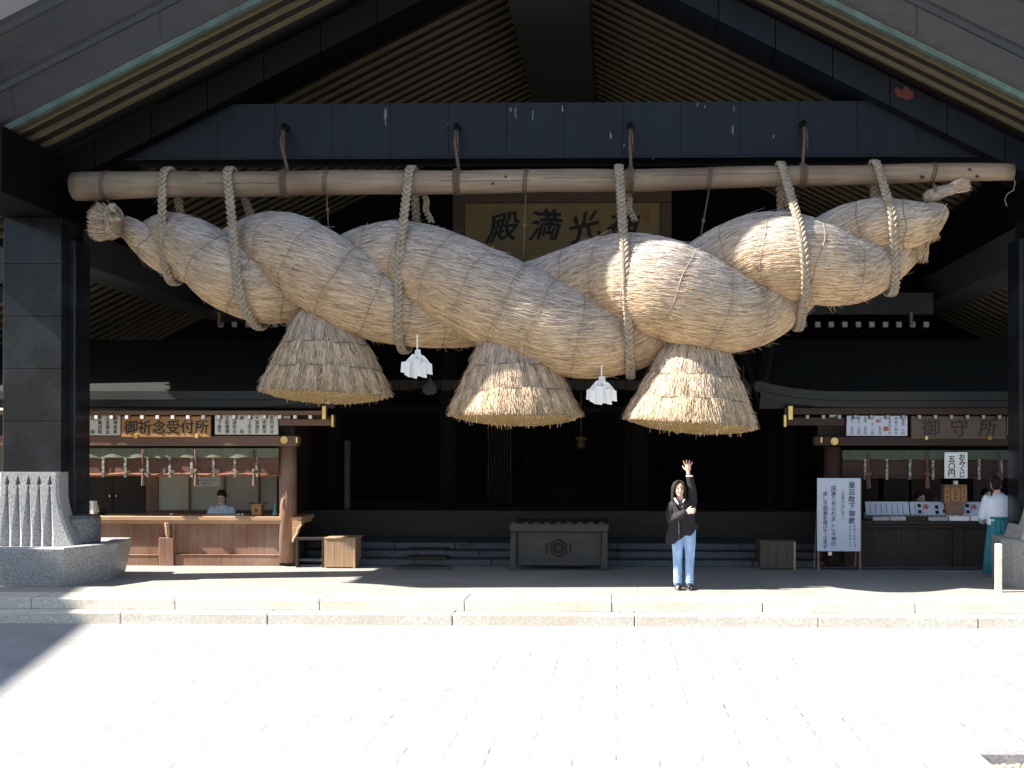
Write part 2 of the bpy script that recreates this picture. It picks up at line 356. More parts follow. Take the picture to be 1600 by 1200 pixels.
class MB:
    def __init__(self):
        self.v, self.f = [], []

    def add(self, vs, fs):
        k = len(self.v)
        self.v += [tuple(p) for p in vs]
        self.f += [tuple(i + k for i in f) for f in fs]

    def hexa(self, p):                       # 8 corners: bottom 4 ccw, top 4 ccw
        self.add(p, [(3, 2, 1, 0), (4, 5, 6, 7), (0, 1, 5, 4), (1, 2, 6, 5), (2, 3, 7, 6), (3, 0, 4, 7)])

    def box(self, x0, x1, y0, y1, z0, z1, bev=0.0):
        if x0 > x1: x0, x1 = x1, x0
        if y0 > y1: y0, y1 = y1, y0
        if z0 > z1: z0, z1 = z1, z0
        b = min(bev, (x1 - x0) / 3, (y1 - y0) / 3, (z1 - z0) / 3)
        if b <= 0:
            self.hexa([(x0, y0, z0), (x1, y0, z0), (x1, y1, z0), (x0, y1, z0), (x0, y0, z1), (x1, y0, z1), (x1, y1, z1), (x0, y1, z1)])
            return
        bm = bmesh.new()
        bmesh.ops.create_cube(bm, size=1.0)
        for v in bm.verts:
            v.co = ((x0 + x1) / 2 + v.co.x * (x1 - x0), (y0 + y1) / 2 + v.co.y * (y1 - y0), (z0 + z1) / 2 + v.co.z * (z1 - z0))
        bmesh.ops.bevel(bm, geom=bm.edges[:], offset=b, segments=1, affect='EDGES')
        bm.verts.index_update()
        self.add([v.co[:] for v in bm.verts], [[v.index for v in f.verts] for f in bm.faces])
        bm.free()

    def pbox(self, px0, py0, px1, py1, Y, depth, bev=0.0):
        """box whose front face, at distance Y, is measured on the photo"""
        a, b = at(px0, py0, Y), at(px1, py1, Y)
        self.box(a.x, b.x, Y, Y + depth, b.z, a.z, bev)

    def prism(self, poly, d, n0=None):
        """polygon of 3-D points, extruded by vector d"""
        n = len(poly)
        q = [Vector(p) + Vector(d) for p in poly]
        self.add(list(poly) + q, [tuple(range(n))[::-1], tuple(range(n, 2 * n))] + [(i, (i + 1) % n, n + (i + 1) % n, n + i) for i in range(n)])

    def tube(self, pts, rad, n=10, cap=True, flat=None):
        pts = [Vector(p) for p in pts]
        if not hasattr(rad, '__len__'):
            rad = [rad] * len(pts)
        k0 = len(self.v)
        U = None
        for i, p in enumerate(pts):
            t = (pts[min(i + 1, len(pts) - 1)] - pts[max(i - 1, 0)])
            if t.length < 1e-9: t = Vector((0, 0, 1))
            t.normalize()
            if U is None:
                U = t.orthogonal().normalized()
                if flat: U = Vector(flat[0]); U = (U - t * U.dot(t)).normalized()
            else:
                U = (U - t * U.dot(t)).normalized()
            V = t.cross(U)
            fu, fv = (flat[1], flat[2]) if flat else (1, 1)
            for j in range(n):
                a = 2 * math.pi * j / n
                self.v.append(tuple(p + (U * math.cos(a) * fu + V * math.sin(a) * fv) * rad[i]))
        for i in range(len(pts) - 1):
            for j in range(n):
                a, b = k0 + i * n + j, k0 + i * n + (j + 1) % n
                self.f.append((a, b, b + n, a + n))
        if cap:
            self.f.append(tuple(k0 + j for j in range(n))[::-1])
            self.f.append(tuple(k0 + (len(pts) - 1) * n + j for j in range(n)))

    def capsule(self, pts, rad, n=12, flat=None):
        """tube with rounded ends"""
        pts = [Vector(p) for p in pts]
        rad = list(rad) if hasattr(rad, '__len__') else [rad] * len(pts)
        d0 = (pts[0] - pts[1]).normalized(); d1 = (pts[-1] - pts[-2]).normalized()
        P = [pts[0] + d0 * rad[0] * 0.95, pts[0] + d0 * rad[0] * 0.7] + pts + [pts[-1] + d1 * rad[-1] * 0.7, pts[-1] + d1 * rad[-1] * 0.95]
        Rr = [rad[0] * 0.3, rad[0] * 0.72] + rad + [rad[-1] * 0.72, rad[-1] * 0.3]
        self.tube(P, Rr, n, True, flat)

    def ellipsoid(self, c, r, rot=None, nu=12, nv=8):
        vs, fs = [], []
        c = Vector(c)
        for i in range(nv + 1):
            th = math.pi * i / nv
            for j in range(nu):
                a = 2 * math.pi * j / nu
                p = Vector((r[0] * math.sin(th) * math.cos(a), r[1] * math.sin(th) * math.sin(a), r[2] * math.cos(th)))
                if rot is not None: p = rot @ p
                vs.append(c + p)
        for i in range(nv):
            for j in range(nu):
                fs.append((i * nu + j, (i + 1) * nu + j, (i + 1) * nu + (j + 1) % nu, i * nu + (j + 1) % nu))
        self.add(vs, fs)

    def lathe(self, c, prof, n=24):
        """profile of (radius, z) about the vertical through c"""
        k0 = len(self.v)
        for r, z in prof:
            for j in range(n):
                a = 2 * math.pi * j / n
                self.v.append((c[0] + r * math.cos(a), c[1] + r * math.sin(a), c[2] + z))
        for i in range(len(prof) - 1):
            for j in range(n):
                a, b = k0 + i * n + j, k0 + i * n + (j + 1) % n
                self.f.append((a, b, b + n, a + n))
        self.f.append(tuple(k0 + j for j in range(n))[::-1])
        self.f.append(tuple(k0 + (len(prof) - 1) * n + j for j in range(n)))

    def loft(self, rings, cap=True):
        n = len(rings[0]); k0 = len(self.v)
        for r in rings: self.v += [tuple(p) for p in r]
        for i in range(len(rings) - 1):
            for j in range(n):
                a, b = k0 + i * n + j, k0 + i * n + (j + 1) % n
                self.f.append((a, b, b + n, a + n))
        if cap:
            self.f.append(tuple(k0 + j for j in range(n))[::-1])
            self.f.append(tuple(k0 + (len(rings) - 1) * n + j for j in range(n)))

    def build(self, name, m, parent=None, smooth=False, origin=None):
        return make(name, np.array(self.v, dtype=float), self.f, m, parent, smooth, origin)

def link(o, parent):
    COL.objects.link(o)
    if parent is not None:
        o.parent = parent

def make(name, v, f, m, parent=None, smooth=False, origin=None, tint=None):
    if parent is not None:
        org = ORG[parent.name]
    elif origin is not None:
        org = Vector(origin)
    else:
        lo, hi = v.min(0), v.max(0)
        org = Vector(((lo[0] + hi[0]) / 2, (lo[1] + hi[1]) / 2, lo[2]))
    v = v - np.array(org)
    me = bpy.data.meshes.new(name)
    if isinstance(f, np.ndarray):
        nf, k = f.shape
        me.vertices.add(len(v)); me.vertices.foreach_set('co', v.ravel())
        me.loops.add(nf * k); me.loops.foreach_set('vertex_index', f.ravel().astype(np.int32))
        me.polygons.add(nf)
        me.polygons.foreach_set('loop_start', np.arange(0, nf * k, k, dtype=np.int32))
        me.update(calc_edges=True)
        me.validate()
    else:
        me.from_pydata([tuple(p) for p in v], [], f)
        bm = bmesh.new(); bm.from_mesh(me)
        bmesh.ops.recalc_face_normals(bm, faces=bm.faces[:])
        bm.to_mesh(me); bm.free()
    if tint is not None:
        ca = me.color_attributes.new('tint', 'FLOAT_COLOR', 'POINT')
        ca.data.foreach_set('color', np.ascontiguousarray(tint, dtype=np.float32).ravel())
    me.materials.append(m)
    if smooth:
        me.polygons.foreach_set('use_smooth', [True] * len(me.polygons))
    o = bpy.data.objects.new(name, me)
    if parent is None:
        o.location = org
    link(o, parent)
    ORG[o.name] = org
    return o

def tag(o, label=None, cat=None, group=None, kind=None):
    if label: o['label'] = label
    if cat: o['category'] = cat
    if group: o['group'] = group
    if kind: o['kind'] = kind
    return o

def thing(name, loc, label, cat, group=None):
    o = bpy.data.objects.new(name, None)
    o.empty_display_size = 0.2
    o.location = loc
    COL.objects.link(o)
    ORG[o.name] = Vector(loc)
    return tag(o, label, cat, group)

def copy_part(o, parent, shift):
    """copy of a part (with its own pieces) under parent, moved by shift"""
    c = o.copy()
    COL.objects.link(c)
    c.parent = parent
    c.location = o.location + Vector(shift)
    ORG[c.name] = ORG[o.name] + Vector(shift)
    for ch in list(o.children):
        d = ch.copy(); COL.objects.link(d); d.parent = c
        ORG[d.name] = ORG[ch.name]
    return c

# ------------------------------------------------------------------ lettering
_G = {}
def glyph(ch, bold):
    key = (ch, bold)
    if key not in _G:
        cu = bpy.data.curves.new('glyph', 'FONT')
        cu.body = ch; cu.size = 1.0; cu.offset = bold; cu.resolution_u = 3
        cu.align_x = 'CENTER'
        o = bpy.data.objects.new('glyph', cu)
        COL.objects.link(o)
        dg = bpy.context.evaluated_depsgraph_get()
        me = bpy.data.meshes.new_from_object(o.evaluated_get(dg))
        vs = [(v.co.x, v.co.y) for v in me.vertices]
        fs = [tuple(p.vertices) for p in me.polygons]
        bpy.data.objects.remove(o); bpy.data.meshes.remove(me); bpy.data.curves.remove(cu)
        if vs and bold:
            g0 = _G.get((ch, 'box'))
            if g0 is None:
                glyph(ch, 0)
            bx = _G[(ch, 'box')]
            e = bold + .01
            vs = [(min(max(x, bx[0] - e), bx[1] + e), min(max(y, bx[2] - e), bx[3] + e)) for x, y in vs]
        elif vs:
            _G[(ch, 'box')] = (min(q[0] for q in vs), max(q[0] for q in vs), min(q[1] for q in vs), max(q[1] for q in vs))
        if vs:
            bx = _G[(ch, 'box')]
            xs, ys = bx[:2], bx[2:]
            cx, cy = (min(xs) + max(xs)) / 2, (min(ys) + max(ys)) / 2
            if ch in 'ー一〇': pass
            k = 0.92 / max(max(xs) - min(xs), max(ys) - min(ys), 0.6)
            vs = [((x - cx) * k, (y - cy) * k) for x, y in vs]
        _G[key] = (vs, fs)
    return _G[key]

def write(mb, ch, px, py, size, Y, bold=0.012, brush=0.0, wide=1.0, tilt=0.0, heavy=0.0):
    """one character centred on photo pixel (px, py), size in photo pixels, on the plane at distance Y"""
    if bold > .008:                                   # a loaded brush: the plain outline laid three times, a hair apart
        heavy = bold; bold = 0.0
    vs, fs = glyph(ch, bold)
    c = at(px, py, Y); s = size * mpp(Y)
    ph = random.random() * 6
    for k, (ox, oy) in enumerate(((0, 0), (1, .6), (-1, -.6), (.5, -1)) if heavy else ((0, 0),)):
        _write(mb, vs, fs, c + Vector((ox * heavy * s * .8, -.0005 * k, oy * heavy * s * .8)), s, brush, wide, tilt, ph)

def _write(mb, vs, fs, c, s, brush, wide, tilt, ph):
    Y = c.y
    out = []
    for x, y in vs:
        if brush:                                     # brush hand: leaning, swelling strokes
            x2 = x + brush * 0.35 * math.sin(5 * y + ph) + brush * 0.5 * y
            y2 = y + brush * 0.35 * math.sin(4.3 * x + ph * 1.7) + brush * 0.6 * x
            x, y = x2, y2
        x, y = x * math.cos(tilt) - y * math.sin(tilt), x * math.sin(tilt) + y * math.cos(tilt)
        out.append((c.x + x * s * wide, Y, c.z + y * s))
    mb.add(out, fs)

def column(mb, text, px, py0, py1, size, Y, **kw):
    n = len(text)
    for i, ch in enumerate(text):
        if ch == ' ': continue
        y = py0 + (py1 - py0) * (i + 0.5) / n
        write(mb, ch, px, y, size, Y, **kw)

def remesh(o, vox, smooth=2):
    md = o.modifiers.new('join', 'REMESH')
    md.mode = 'VOXEL'; md.voxel_size = vox; md.use_smooth_shade = True
    if smooth:
        s = o.modifiers.new('soften', 'SMOOTH'); s.factor = 0.5; s.iterations = smooth
    return o

# ================================================================== SETTING
def flat(name, x0, x1, y0, y1, z, m, kind='structure'):
    b = MB()
    b.add([(x0, y0, z), (x1, y0, z), (x1, y1, z), (x0, y1, z)], [(0, 1, 2, 3)])
    return tag(b.build(name, m, origin=(0, 0, z)), kind=kind)

# plaza: one sheet round the gravel pit in the corner of the picture
GX0, GY1 = atz(1530, 1179, 0).x, atz(1530, 1179, 0).y          # inner corner of the pit
KX0 = GX0 - 0.16
KY1 = GY1 + 0.10
GX1, GY0 = KX0 + 3.2, KY1 - 5.0
b = MB()
def quad(x0, x1, y0, y1, z=0.0):
    b.add([(x0, y0, z), (x1, y0, z), (x1, y1, z), (x0, y1, z)], [(0, 1, 2, 3)])
Y_STEP = atz(800, 978, 0).y
quad(-300, KX0, -300, Y_STEP + 0.1)
quad(KX0, GX1, KY1, Y_STEP + 0.1)
quad(KX0, GX1, -300, GY0)
quad(GX1, 300, -300, Y_STEP + 0.1)
quad(-300, 300, Y_STEP + 0.1, 300, -0.004)
tag(b.build('plaza', M['plaza'], origin=(0, 0, 0)), kind='structure')
b = MB()
b.box(KX0, GX0, GY0, KY1, -0.14, 0.012, 0.012)
tag(b.build('pale_kerb', M['kerb']), kind='structure')
b = MB()
b.box(GX0 + 0.002, GX1, GY1, KY1, -0.14, 0.012, 0.012)
tag(b.build('violet_kerb', M['kerbdark']), kind='structure')
# gravel: pebbles in the pit
b = MB()
b.add([(GX0, GY0, -0.09), (GX1, GY0, -0.09), (GX1, GY1, -0.09), (GX0, GY1, -0.09)], [(0, 1, 2, 3)])
for i in range(2600):
    r = random.uniform(0.012, 0.028)
    b.ellipsoid((random.uniform(GX0 + 0.03, GX0 + 1.3), random.uniform(GY1 - 1.3, GY1 - 0.03), -0.085 + random.uniform(0, 0.02)),
                (r * random.uniform(0.8, 1.3), r, r * 0.7), Matrix.Rotation(random.random() * 3, 3, 'Z'), 6, 4)
tag(b.build('gravel', M['gravel'], smooth=True), kind='stuff')

# two granite steps laid as long blocks, and the terrace behind them
Y_UP = atz(800, 938, 0.30).y
b = MB()
def course(front, back, z0, z1, x, lengths):
    for L in lengths:
        j = random.uniform(-0.004, 0.004)
        b.box(x + 0.004, x + L - 0.004, front + j, back, z0, z1 + random.uniform(-0.002, 0.002), 0.012)
        x += L
x0u = atz(38, 937, 0.30).x - 2.2 * 3
course(Y_UP, Y_UP + 0.6, 0.148, 0.30, x0u, [2.2, 2.2, 2.2, 1.99, 1.99, 1.98, 2.0, 2.04, 2.05, 2.1, 2.2, 2.2])
x0l = atz(135, 975, 0.15).x - 2.2 * 3
course(Y_STEP, Y_UP + 0.3, -0.05, 0.15, x0l, [2.2, 2.2, 2.2, 1.98, 2.48, 2.43, 2.43, 2.1, 2.1, 2.2, 2.2])
tag(b.build('stone_steps', M['step']), kind='structure')
b = MB()
b.box(-14, 10, Y_UP + 0.59, 30, 0.10, 0.298)
tag(b.build('terrace', M['terrace'], origin=(0.3, Y_UP + 0.6, 0.1)), kind='structure')
# the band of terrace slabs just behind the step edge
b = MB()
# three low grey steps of the inner hall
b = MB()
for k in range(3):
    yf = 18.35 + 0.33 * k
    x = -13.0
    while x < 10:
        L = random.choice([1.1, 1.35, 1.6])
        b.box(x + 0.003, x + L - 0.003, yf, 20.2, 0.299 + 0.118 * k, 0.299 + 0.118 * (k + 1) - 0.001 * k, 0.01)
        x += L
tag(b.build('inner_hall_steps', M['hallstep']), kind='structure')

# ================================================================== THE PORCH HALL
CXR, APEX, SL = -1.165, 10.75, 0.5
def rz(X): return APEX - SL * abs(X - CXR)
XL, XR = -10.9, 8.74
YB = 25.0
LIP = 15.0
hall = thing('porch_hall', (CXR, 17.0, 0.3), 'great dark timber porch with a gabled copper roof on black granite pillars', 'hall')

# roof slopes (board ceiling + copper back), each with its rafters
for sx, xe in ((-1, XL), (1, XR)):
    b = MB()
    u = 0.064
    t = 1.0
    b.prism([(CXR, LIP + .05, APEX + u), (xe, LIP + .05, rz(xe) + u), (xe, LIP + .05, rz(xe) + t), (CXR, LIP + .05, APEX + t)], (0, YB + .4 - LIP, 0))
    sl = b.build('roof_slope', M['soffit'], hall)
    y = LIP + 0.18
    while y < YB:
        if not (16.03 < y + 0.05 < 16.9):
            b = MB()
            w = 0.07
            b.prism([(CXR + sx * 0.01, y, APEX), (xe, y, rz(xe)), (xe, y, rz(xe) + 0.062), (CXR + sx * 0.01, y, APEX + 0.062)], (0, w, 0))
            b.build('rafter', M['rafter'], sl)
        y += 0.345
    # verge: stepped copper edge leaning out over the front
    prof = [(LIP + 0.04, 0.16), (LIP + .02, -0.03), (LIP - 0.07, -0.03), (LIP - 0.08, 0.06)]
    pl = [Vector((CXR, y, APEX + z)) for y, z in prof]
    pe = [Vector((xe, y, rz(xe) + z)) for y, z in prof]
    b = MB(); b.prism(pl, pe[0] - pl[0]); b.build('verge_lip', M['patina'], hall)
    prof = [(LIP + 0.06, 0.165), (LIP - 0.085, 0.065), (LIP - 0.13, 0.10), (14.70, 0.40), (14.66, 0.41), (14.65, 0.50), (14.60, 0.52),
            (14.28, 0.92), (14.24, 0.93), (14.22, 1.02), (14.16, 1.06), (14.15, 1.45), (14.24, 1.6), (14.6, 1.7), (YB + .4, 1.70), (YB + .4, 1.01), (LIP + .06, 1.01)]
    pl = [Vector((CXR, y, APEX + z)) for y, z in prof]
    pe = [Vector((xe, y, rz(xe) + z)) for y, z in prof]
    b = MB(); b.prism(pl, pe[0] - pl[0]); vg = b.build('copper_verge', M['copper'], hall)
    # standing seams across the verge sheets
    b = MB()
    X = CXR + sx * 1.1
    while abs(X - CXR) < abs(xe - CXR):
        for (ya, za), (yb, zb) in (((14.70, .40), (LIP - .13, .10)), ((14.28, .92), (14.60, .52))):
            p, q = Vector((X, ya - .004, rz(X) + za - .004)), Vector((X + sx * 0.05, yb - .004, rz(X + sx * .05) + zb - .004))
            b.tube([p, q], 0.011, 6)
        X += sx * 2.1
    b.build('sheet_seam', M['copper'], vg)
    # gable beam: black clad timber under the rafters
    if sx < 0:
        e0, e1, a = (60, 261), (857, -146), 45
    else:
        e0, e1, a = (1660, 254), (857, -146), 45
    Yg = 16.08
    top = [at(*e0, Yg), at(*e1, Yg)]
    bot = [at(e0[0], e0[1] + a, Yg), at(e1[0], e1[1] + a, Yg)]
    b = MB()
    n = 9
    dv = Vector((0, 0.78, 0))
    for i in range(n):
        f0, f1 = i / n + 0.0009, (i + 1) / n - 0.0009
        P = [top[0].lerp(top[1], f0), top[0].lerp(top[1], f1), bot[0].lerp(bot[1], f1), bot[0].lerp(bot[1], f0)]
        b.prism([p + Vector((0, random.uniform(-.002, .002), 0)) for p in P], dv)
    gb = b.build('gable_beam', M['beam' if sx > 0 else 'black'], hall)
    if sx > 0:
        b = MB()
        c = at(1410, 147, Yg)
        for dx, dz, r in ((0, 0, .10), (.09, -.03, .07), (-.08, .06, .045), (.05, .06, .05), (.13, .01, .045)):
            ring = [(c.x + dx + r * (1 + .25 * math.sin(3 * t_ + dx * 40)) * math.cos(t_), Yg - .006, c.z + dz + r * .8 * (1 + .3 * math.cos(2 * t_ + dz * 50)) * math.sin(t_)) for t_ in [k * 2 * math.pi / 16 for k in range(16)]]
            b.prism([(p[0], p[1] - abs(dx) * .01 , p[2]) for p in ring], (0, .003, 0))
        b.build('red_paint_patch', M['redpaint'], gb)

# tie beam of riveted panels, with four hanger hooks
Yt = 16.32
zt, zb = at(850, 160, Yt).z, at(850, 246, Yt).z
b = MB()
b.box(-9.0, 6.9, Yt + .01, Yt + .52, zb + .002, zt - .002)
core = b
x = at(200, 200, Yt).x - .4
panels = MB()
while x < 6.4:
    panels.box(x + .0012, x + .905 - .0012, Yt + random.uniform(-.002, .002), Yt + .2, zb + 0.02, zt, 0.004)
    x += .905
panels.box(-8.2, 6.2, Yt - .02, Yt + .3, zb - .02, zb + .018, .006)
tb = panels.build('tie_beam', M['beam'], hall)
core.build('beam_core', M['joint'], tb)
# white bird-lime and water streaks on the panels
b = MB()
for px, y0, y1 in ((602, 168, 205), (797, 166, 180), (806, 168, 188), (832, 170, 188), (880, 165, 180), (954, 205, 218), (1147, 165, 175), (1145, 195, 214), (1208, 210, 214), (1020, 244, 246), (975, 225, 232), (1090, 160, 164), (1100, 163, 166), (700, 190, 193)):
    for k in range(3):
        a = at(px + random.uniform(-1.5, 1.5), y0 + random.uniform(0, 6), Yt - .006)
        e = at(px + random.uniform(-.8, .8), y0 + (y1 - y0) * random.uniform(.3, 1), Yt - .006)
        w = random.uniform(.0015, .0035)
        b.box(a.x - w, a.x + w, Yt - .005, Yt - .0035, min(a.z, e.z), max(a.z, e.z) + .004)
b.build('white_streaks', M['whitedim'], tb)
HOOKS = [(447, 200), (715, 200), (985, 198), (1254, 195)]
for hx, hy in HOOKS:
    p = at(hx, hy, Yt)
    b = MB()
    b.tube([(p.x, Yt + .02, p.z), (p.x, Yt - .05, p.z)], .055, 12)
    b.tube([(p.x, Yt - .03, p.z + .02), (p.x, Yt - .13, p.z + .02), (p.x, Yt - .17, p.z - .03), (p.x, Yt - .14, p.z - .09), (p.x, Yt - .08, p.z - .07)], .022, 8)
    b.build('hook', M['black'], tb)

# ridge beam, back wall
b = MB()
b.box(CXR - .66, CXR + .66, 17.15, YB, 9.72, 10.7)
for k in range(6):
    z = 9.76 + .16 * k
    b.box(CXR - .668, CXR + .668, 17.14, YB - .01, z, z + .145)
b.build('ridge_beam', M['ridge'], hall)
b = MB()
b.prism([(-11.5, YB + .02, .3), (9.3, YB + .02, .3), (9.3, YB + .02, rz(9.3) + .1), (CXR, YB + .02, APEX + .12), (-11.5, YB + .02, rz(-11.5) + .1)], (0, .25, 0))
b.build('back_wall', M['interior'], hall)

# side beams over the pillars, their lower boards, and the low aisle ceilings beyond
for sx in (-1, 1):
    def mx(x): return x if sx < 0 else 2 * CXR - x
    b = MB()
    b.box(mx(-9.5), mx(-8.58), 14.45, YB, 5.92, 6.86, .02)
    sb = b.build('side_beam', M['black'], hall)
    b = MB(); b.box(mx(-9.42), mx(-8.66), 16.86, YB - .02, 5.32, 5.918, .02)
    b.build('lower_board', M['ridge'], sb)
    def az(X): return 9.75 - .5 * abs(X - CXR)
    b = MB()
    xa, xb = mx(-8.6), mx(-13.2)
    b.prism([(xa, 18.3, az(xa) + .06), (xb, 18.3, az(xb) + .06), (xb, 18.3, az(xb) + .4), (xa, 18.3, az(xa) + .4)], (0, YB - 18.3, 0))
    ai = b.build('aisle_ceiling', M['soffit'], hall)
    b = MB()
    b.prism([(xa, 18.2, az(xa) + .3), (xb, 18.2, az(xb) + .3), (xb, 18.2, 7.4), (xa, 18.2, 7.4)], (0, .098, 0))
    b.build('end_board', M['black'], ai)
    y = 18.4
    while y < YB - .1:
        b = MB()
        b.prism([(xa, y, az(xa)), (xb, y, az(xb)), (xb, y, az(xb) + .058), (xa, y, az(xa) + .058)], (0, .085, 0))
        b.build('rafter', M['rafter'], ai)
        y += .345

# pillars: stacked black granite slabs on a fluted white stone foot in a granite bowl
def pillar(sx):
    def mx(x): return x if sx < 0 else 2 * CXR - x
    x0, x1 = sorted((mx(-9.5), mx(-8.59)))
    cx = (x0 + x1) / 2
    b = MB()
    z = 1.96
    while z < 5.9:
        z1 = min(z + .81, 5.918)
        b.box(x0, x1, 16.06, 16.74, z + .0012, z1 - .0012, .006)
        z = z1
    b.box(x0 + .03, x1 - .03, 16.09, 16.71, .3, 5.9)
    # a slim second shaft on the inner side
    xi = sorted((mx(-8.59), mx(-8.47)))
    b.box(xi[0], xi[1], 16.25, 16.72, .9, 5.6, .01)
    p = b.build('pillar', M['granite_black'], hall)
    # fluted foot
    nu, nz = 110, 46
    zlo, zhi = .84, 1.985
    rings = []
    v, f = [], []
    for k in range(nz + 1):
        tz = k / nz
        z = zlo + (zhi - zlo) * tz
        s = 1 - tz
        flare = .27 * max(0, (s - .28) / .72) ** 1.6
        xl, xr = cx - .47 - flare * .6, cx + .47 + flare
        if sx > 0: xl, xr = cx - .47 - flare, cx + .47 + flare * .6
        for i in range(nu + 1):
            tx = i / nu
            x = xl + (xr - xl) * tx
            y = 15.97 - .04 * s
            for g in range(5):
                gx = cx - .33 + .165 * g
                top = zhi - .22
                if z < top:
                    w = .012 + .066 * min(1, (top - z) / .75)
                    d = abs(x - gx) / w
                    if d < 1: y += .055 * (1 - d)
                th = (z - (zhi - .19)) / .12
                if 0 < th < 1:
                    w = .034 * (1 - th) ** .7
                    if abs(x - gx) < w: y += .13 * (1 - abs(x - gx) / w) ** .4
            ed = min(tx, 1 - tx) * (xr - xl)
            if ed < .05: y += (.05 - ed) ** 2 * 12
            v.append((x, y, z))
    for k in range(nz):
        for i in range(nu):
            a = k * (nu + 1) + i
            f.append((a, a + 1, a + nu + 2, a + nu + 1))
    nb = len(v)
    for k in range(nz + 1):                      # plain back
        for i in (0, nu):
            q = v[k * (nu + 1) + i]
            v.append((q[0], 16.66, q[2]))
    for k in range(nz):
        a, c = k * (nu + 1), (k + 1) * (nu + 1)
        f.append((a, c, nb + 2 * (k + 1), nb + 2 * k))
        f.append((a + nu, nb + 2 * k + 1, nb + 2 * (k + 1) + 1, c + nu))
    f.append(tuple(nz * (nu + 1) + i for i in range(nu + 1)) + (nb + 2 * nz + 1, nb + 2 * nz))
    b = MB(); b.v, b.f = v, f
    b.build('fluted_foot', M['granite'], p)
    # dark drum beside the foot, on the inner side
    b = MB()
    xd = mx(-8.49)
    prof = [(.05, .55), (.30, .55), (.315, .60), (.315, .95), (.28, 1.0), (.05, 1.02)]
    if sx < 0:
        b.lathe((xd, 16.42, .3), prof, 28)
        b.build('drum', M['granite_dark'], p, smooth=False)
    # bowl
    poly = [(-.87, -1.05), (.87, -1.05), (1.13, -.45), (1.22, -.1), (1.0, .85), (-1.0, .85), (-1.22, -.1), (-1.13, -.45)]
    if sx > 0: poly = [(px * (.68 if px < 0 else 1), py) for px, py in poly]
    rings = []
    for z, k in (((.299, .915), (.5, .955), (.84, .998), (.86, 1.0), (.875, .99), (.875, .80), (.845, .78)) if sx < 0 else ((.299, .99), (.95, 1.0), (.985, .99), (1.0, .96), (1.0, .80), (.96, .78))):
        rings.append([(cx + px * k, 16.42 + py * k, z) for px, py in poly])
    b = MB(); b.loft(rings)
    b.build('stone_bowl', M['granite'], p)
    if sx > 0:
        b = MB(); b.pbox(1558, 850, 1566, 929.5, 15.28, .1, .006); b.build('pale_edge_slab', M['step'], p)
    return p
pillar(-1)
pillar(1)

# ------------------------------------------------------------------ framed tablet on the back wall of the porch
YT = 24.4
tab = thing('framed_tablet', at(879, 440, YT), 'wide brown-framed calligraphy tablet behind the log pole, four black characters on ochre silk', 'tablet')
fr = MB()
for r in ((707, 268, 1050, 316), (707, 408, 1050, 424), (707, 316, 726, 408), (1031, 316, 1050, 408)):
    fr.pbox(*r, YT, .14, .02)
fr.build('frame', M['tabletframe'], tab)
b = MB(); b.pbox(720, 312, 1036, 412, YT + .07, .05); b.build('silk_panel', M['tablet'], tab)
b = MB()
for ch, px, py in (('殿', 786, 356), ('満', 852, 352), ('光', 914, 354), ('神', 974, 352)):
    write(b, ch, px, py, 50, YT + .06, bold=.03, brush=.16)
b.build('lettering', M['ink'], tab)
b = MB()
for k, ch in enumerate('印章'):
    write(b, ch, 1010, 331 + 10 * k, 9, YT + .06, bold=.01)
for r in ((1004.5, 325, 1005.3, 347), (1014.7, 325, 1015.5, 347)):
    b.pbox(*r, YT + .06, .004)
b.build('seal', M['red'], tab)
b = MB()
for px in (760, 1000):
    b.pbox(px - 2, 405, px + 2, 424, YT - .02, .5)
for px in (730, 1028):
    b.pbox(px - 2, 290, px + 2, 300, YT + .1, .52)
b.build('bracket', M['black'], tab)

# ================================================================== THE GREAT STRAW ROPE
YR = 15.8
def pchip(xs, ys, x):
    xs, ys = np.array(xs, float), np.array(ys, float)
    h = np.diff(xs); d = np.diff(ys) / h
    m = np.zeros_like(ys)
    for i in range(1, len(xs) - 1):
        if d[i - 1] * d[i] > 0:
            w1, w2 = 2 * h[i] + h[i - 1], h[i] + 2 * h[i - 1]
            m[i] = (w1 + w2) / (w1 / d[i - 1] + w2 / d[i])
    m[0], m[-1] = d[0], d[-1]
    i = np.clip(np.searchsorted(xs, x) - 1, 0, len(h) - 1)
    t = (x - xs[i]) / h[i]
    return (ys[i] * (1 + 2 * t) * (1 - t) ** 2 + m[i] * h[i] * t * (1 - t) ** 2 + ys[i + 1] * t * t * (3 - 2 * t) + m[i + 1] * h[i] * t * t * (t - 1))

NX = 460
PXS = np.linspace(176, 1474, NX)
YC = pchip([170, 200, 250, 300, 350, 450, 600, 750, 900, 1000, 1100, 1200, 1300, 1400, 1440, 1475],
           [346, 358, 376, 394, 408, 418, 436, 466, 481, 475, 458, 436, 402, 375, 354, 326], PXS)
HH = pchip([170, 200, 250, 300, 350, 450, 600, 750, 900, 1000, 1100, 1200, 1300, 1400, 1440, 1475],
           [15, 26, 45, 62, 76, 83, 90, 96, 101, 100, 97, 92, 79, 57, 40, 12], PXS)
PH = pchip([165, 245, 408, 612, 940, 1165, 1355, 1480], [-.95 * math.pi, 0, math.pi, 2 * math.pi, 3 * math.pi, 4 * math.pi, 5 * math.pi, 5.6 * math.pi], PXS)
CW = np.array([at(x, y, YR)[:] for x, y in zip(PXS, YC)])
MP = YR / F
RAD = HH * .66 * MP
AMP = HH * .43 * MP

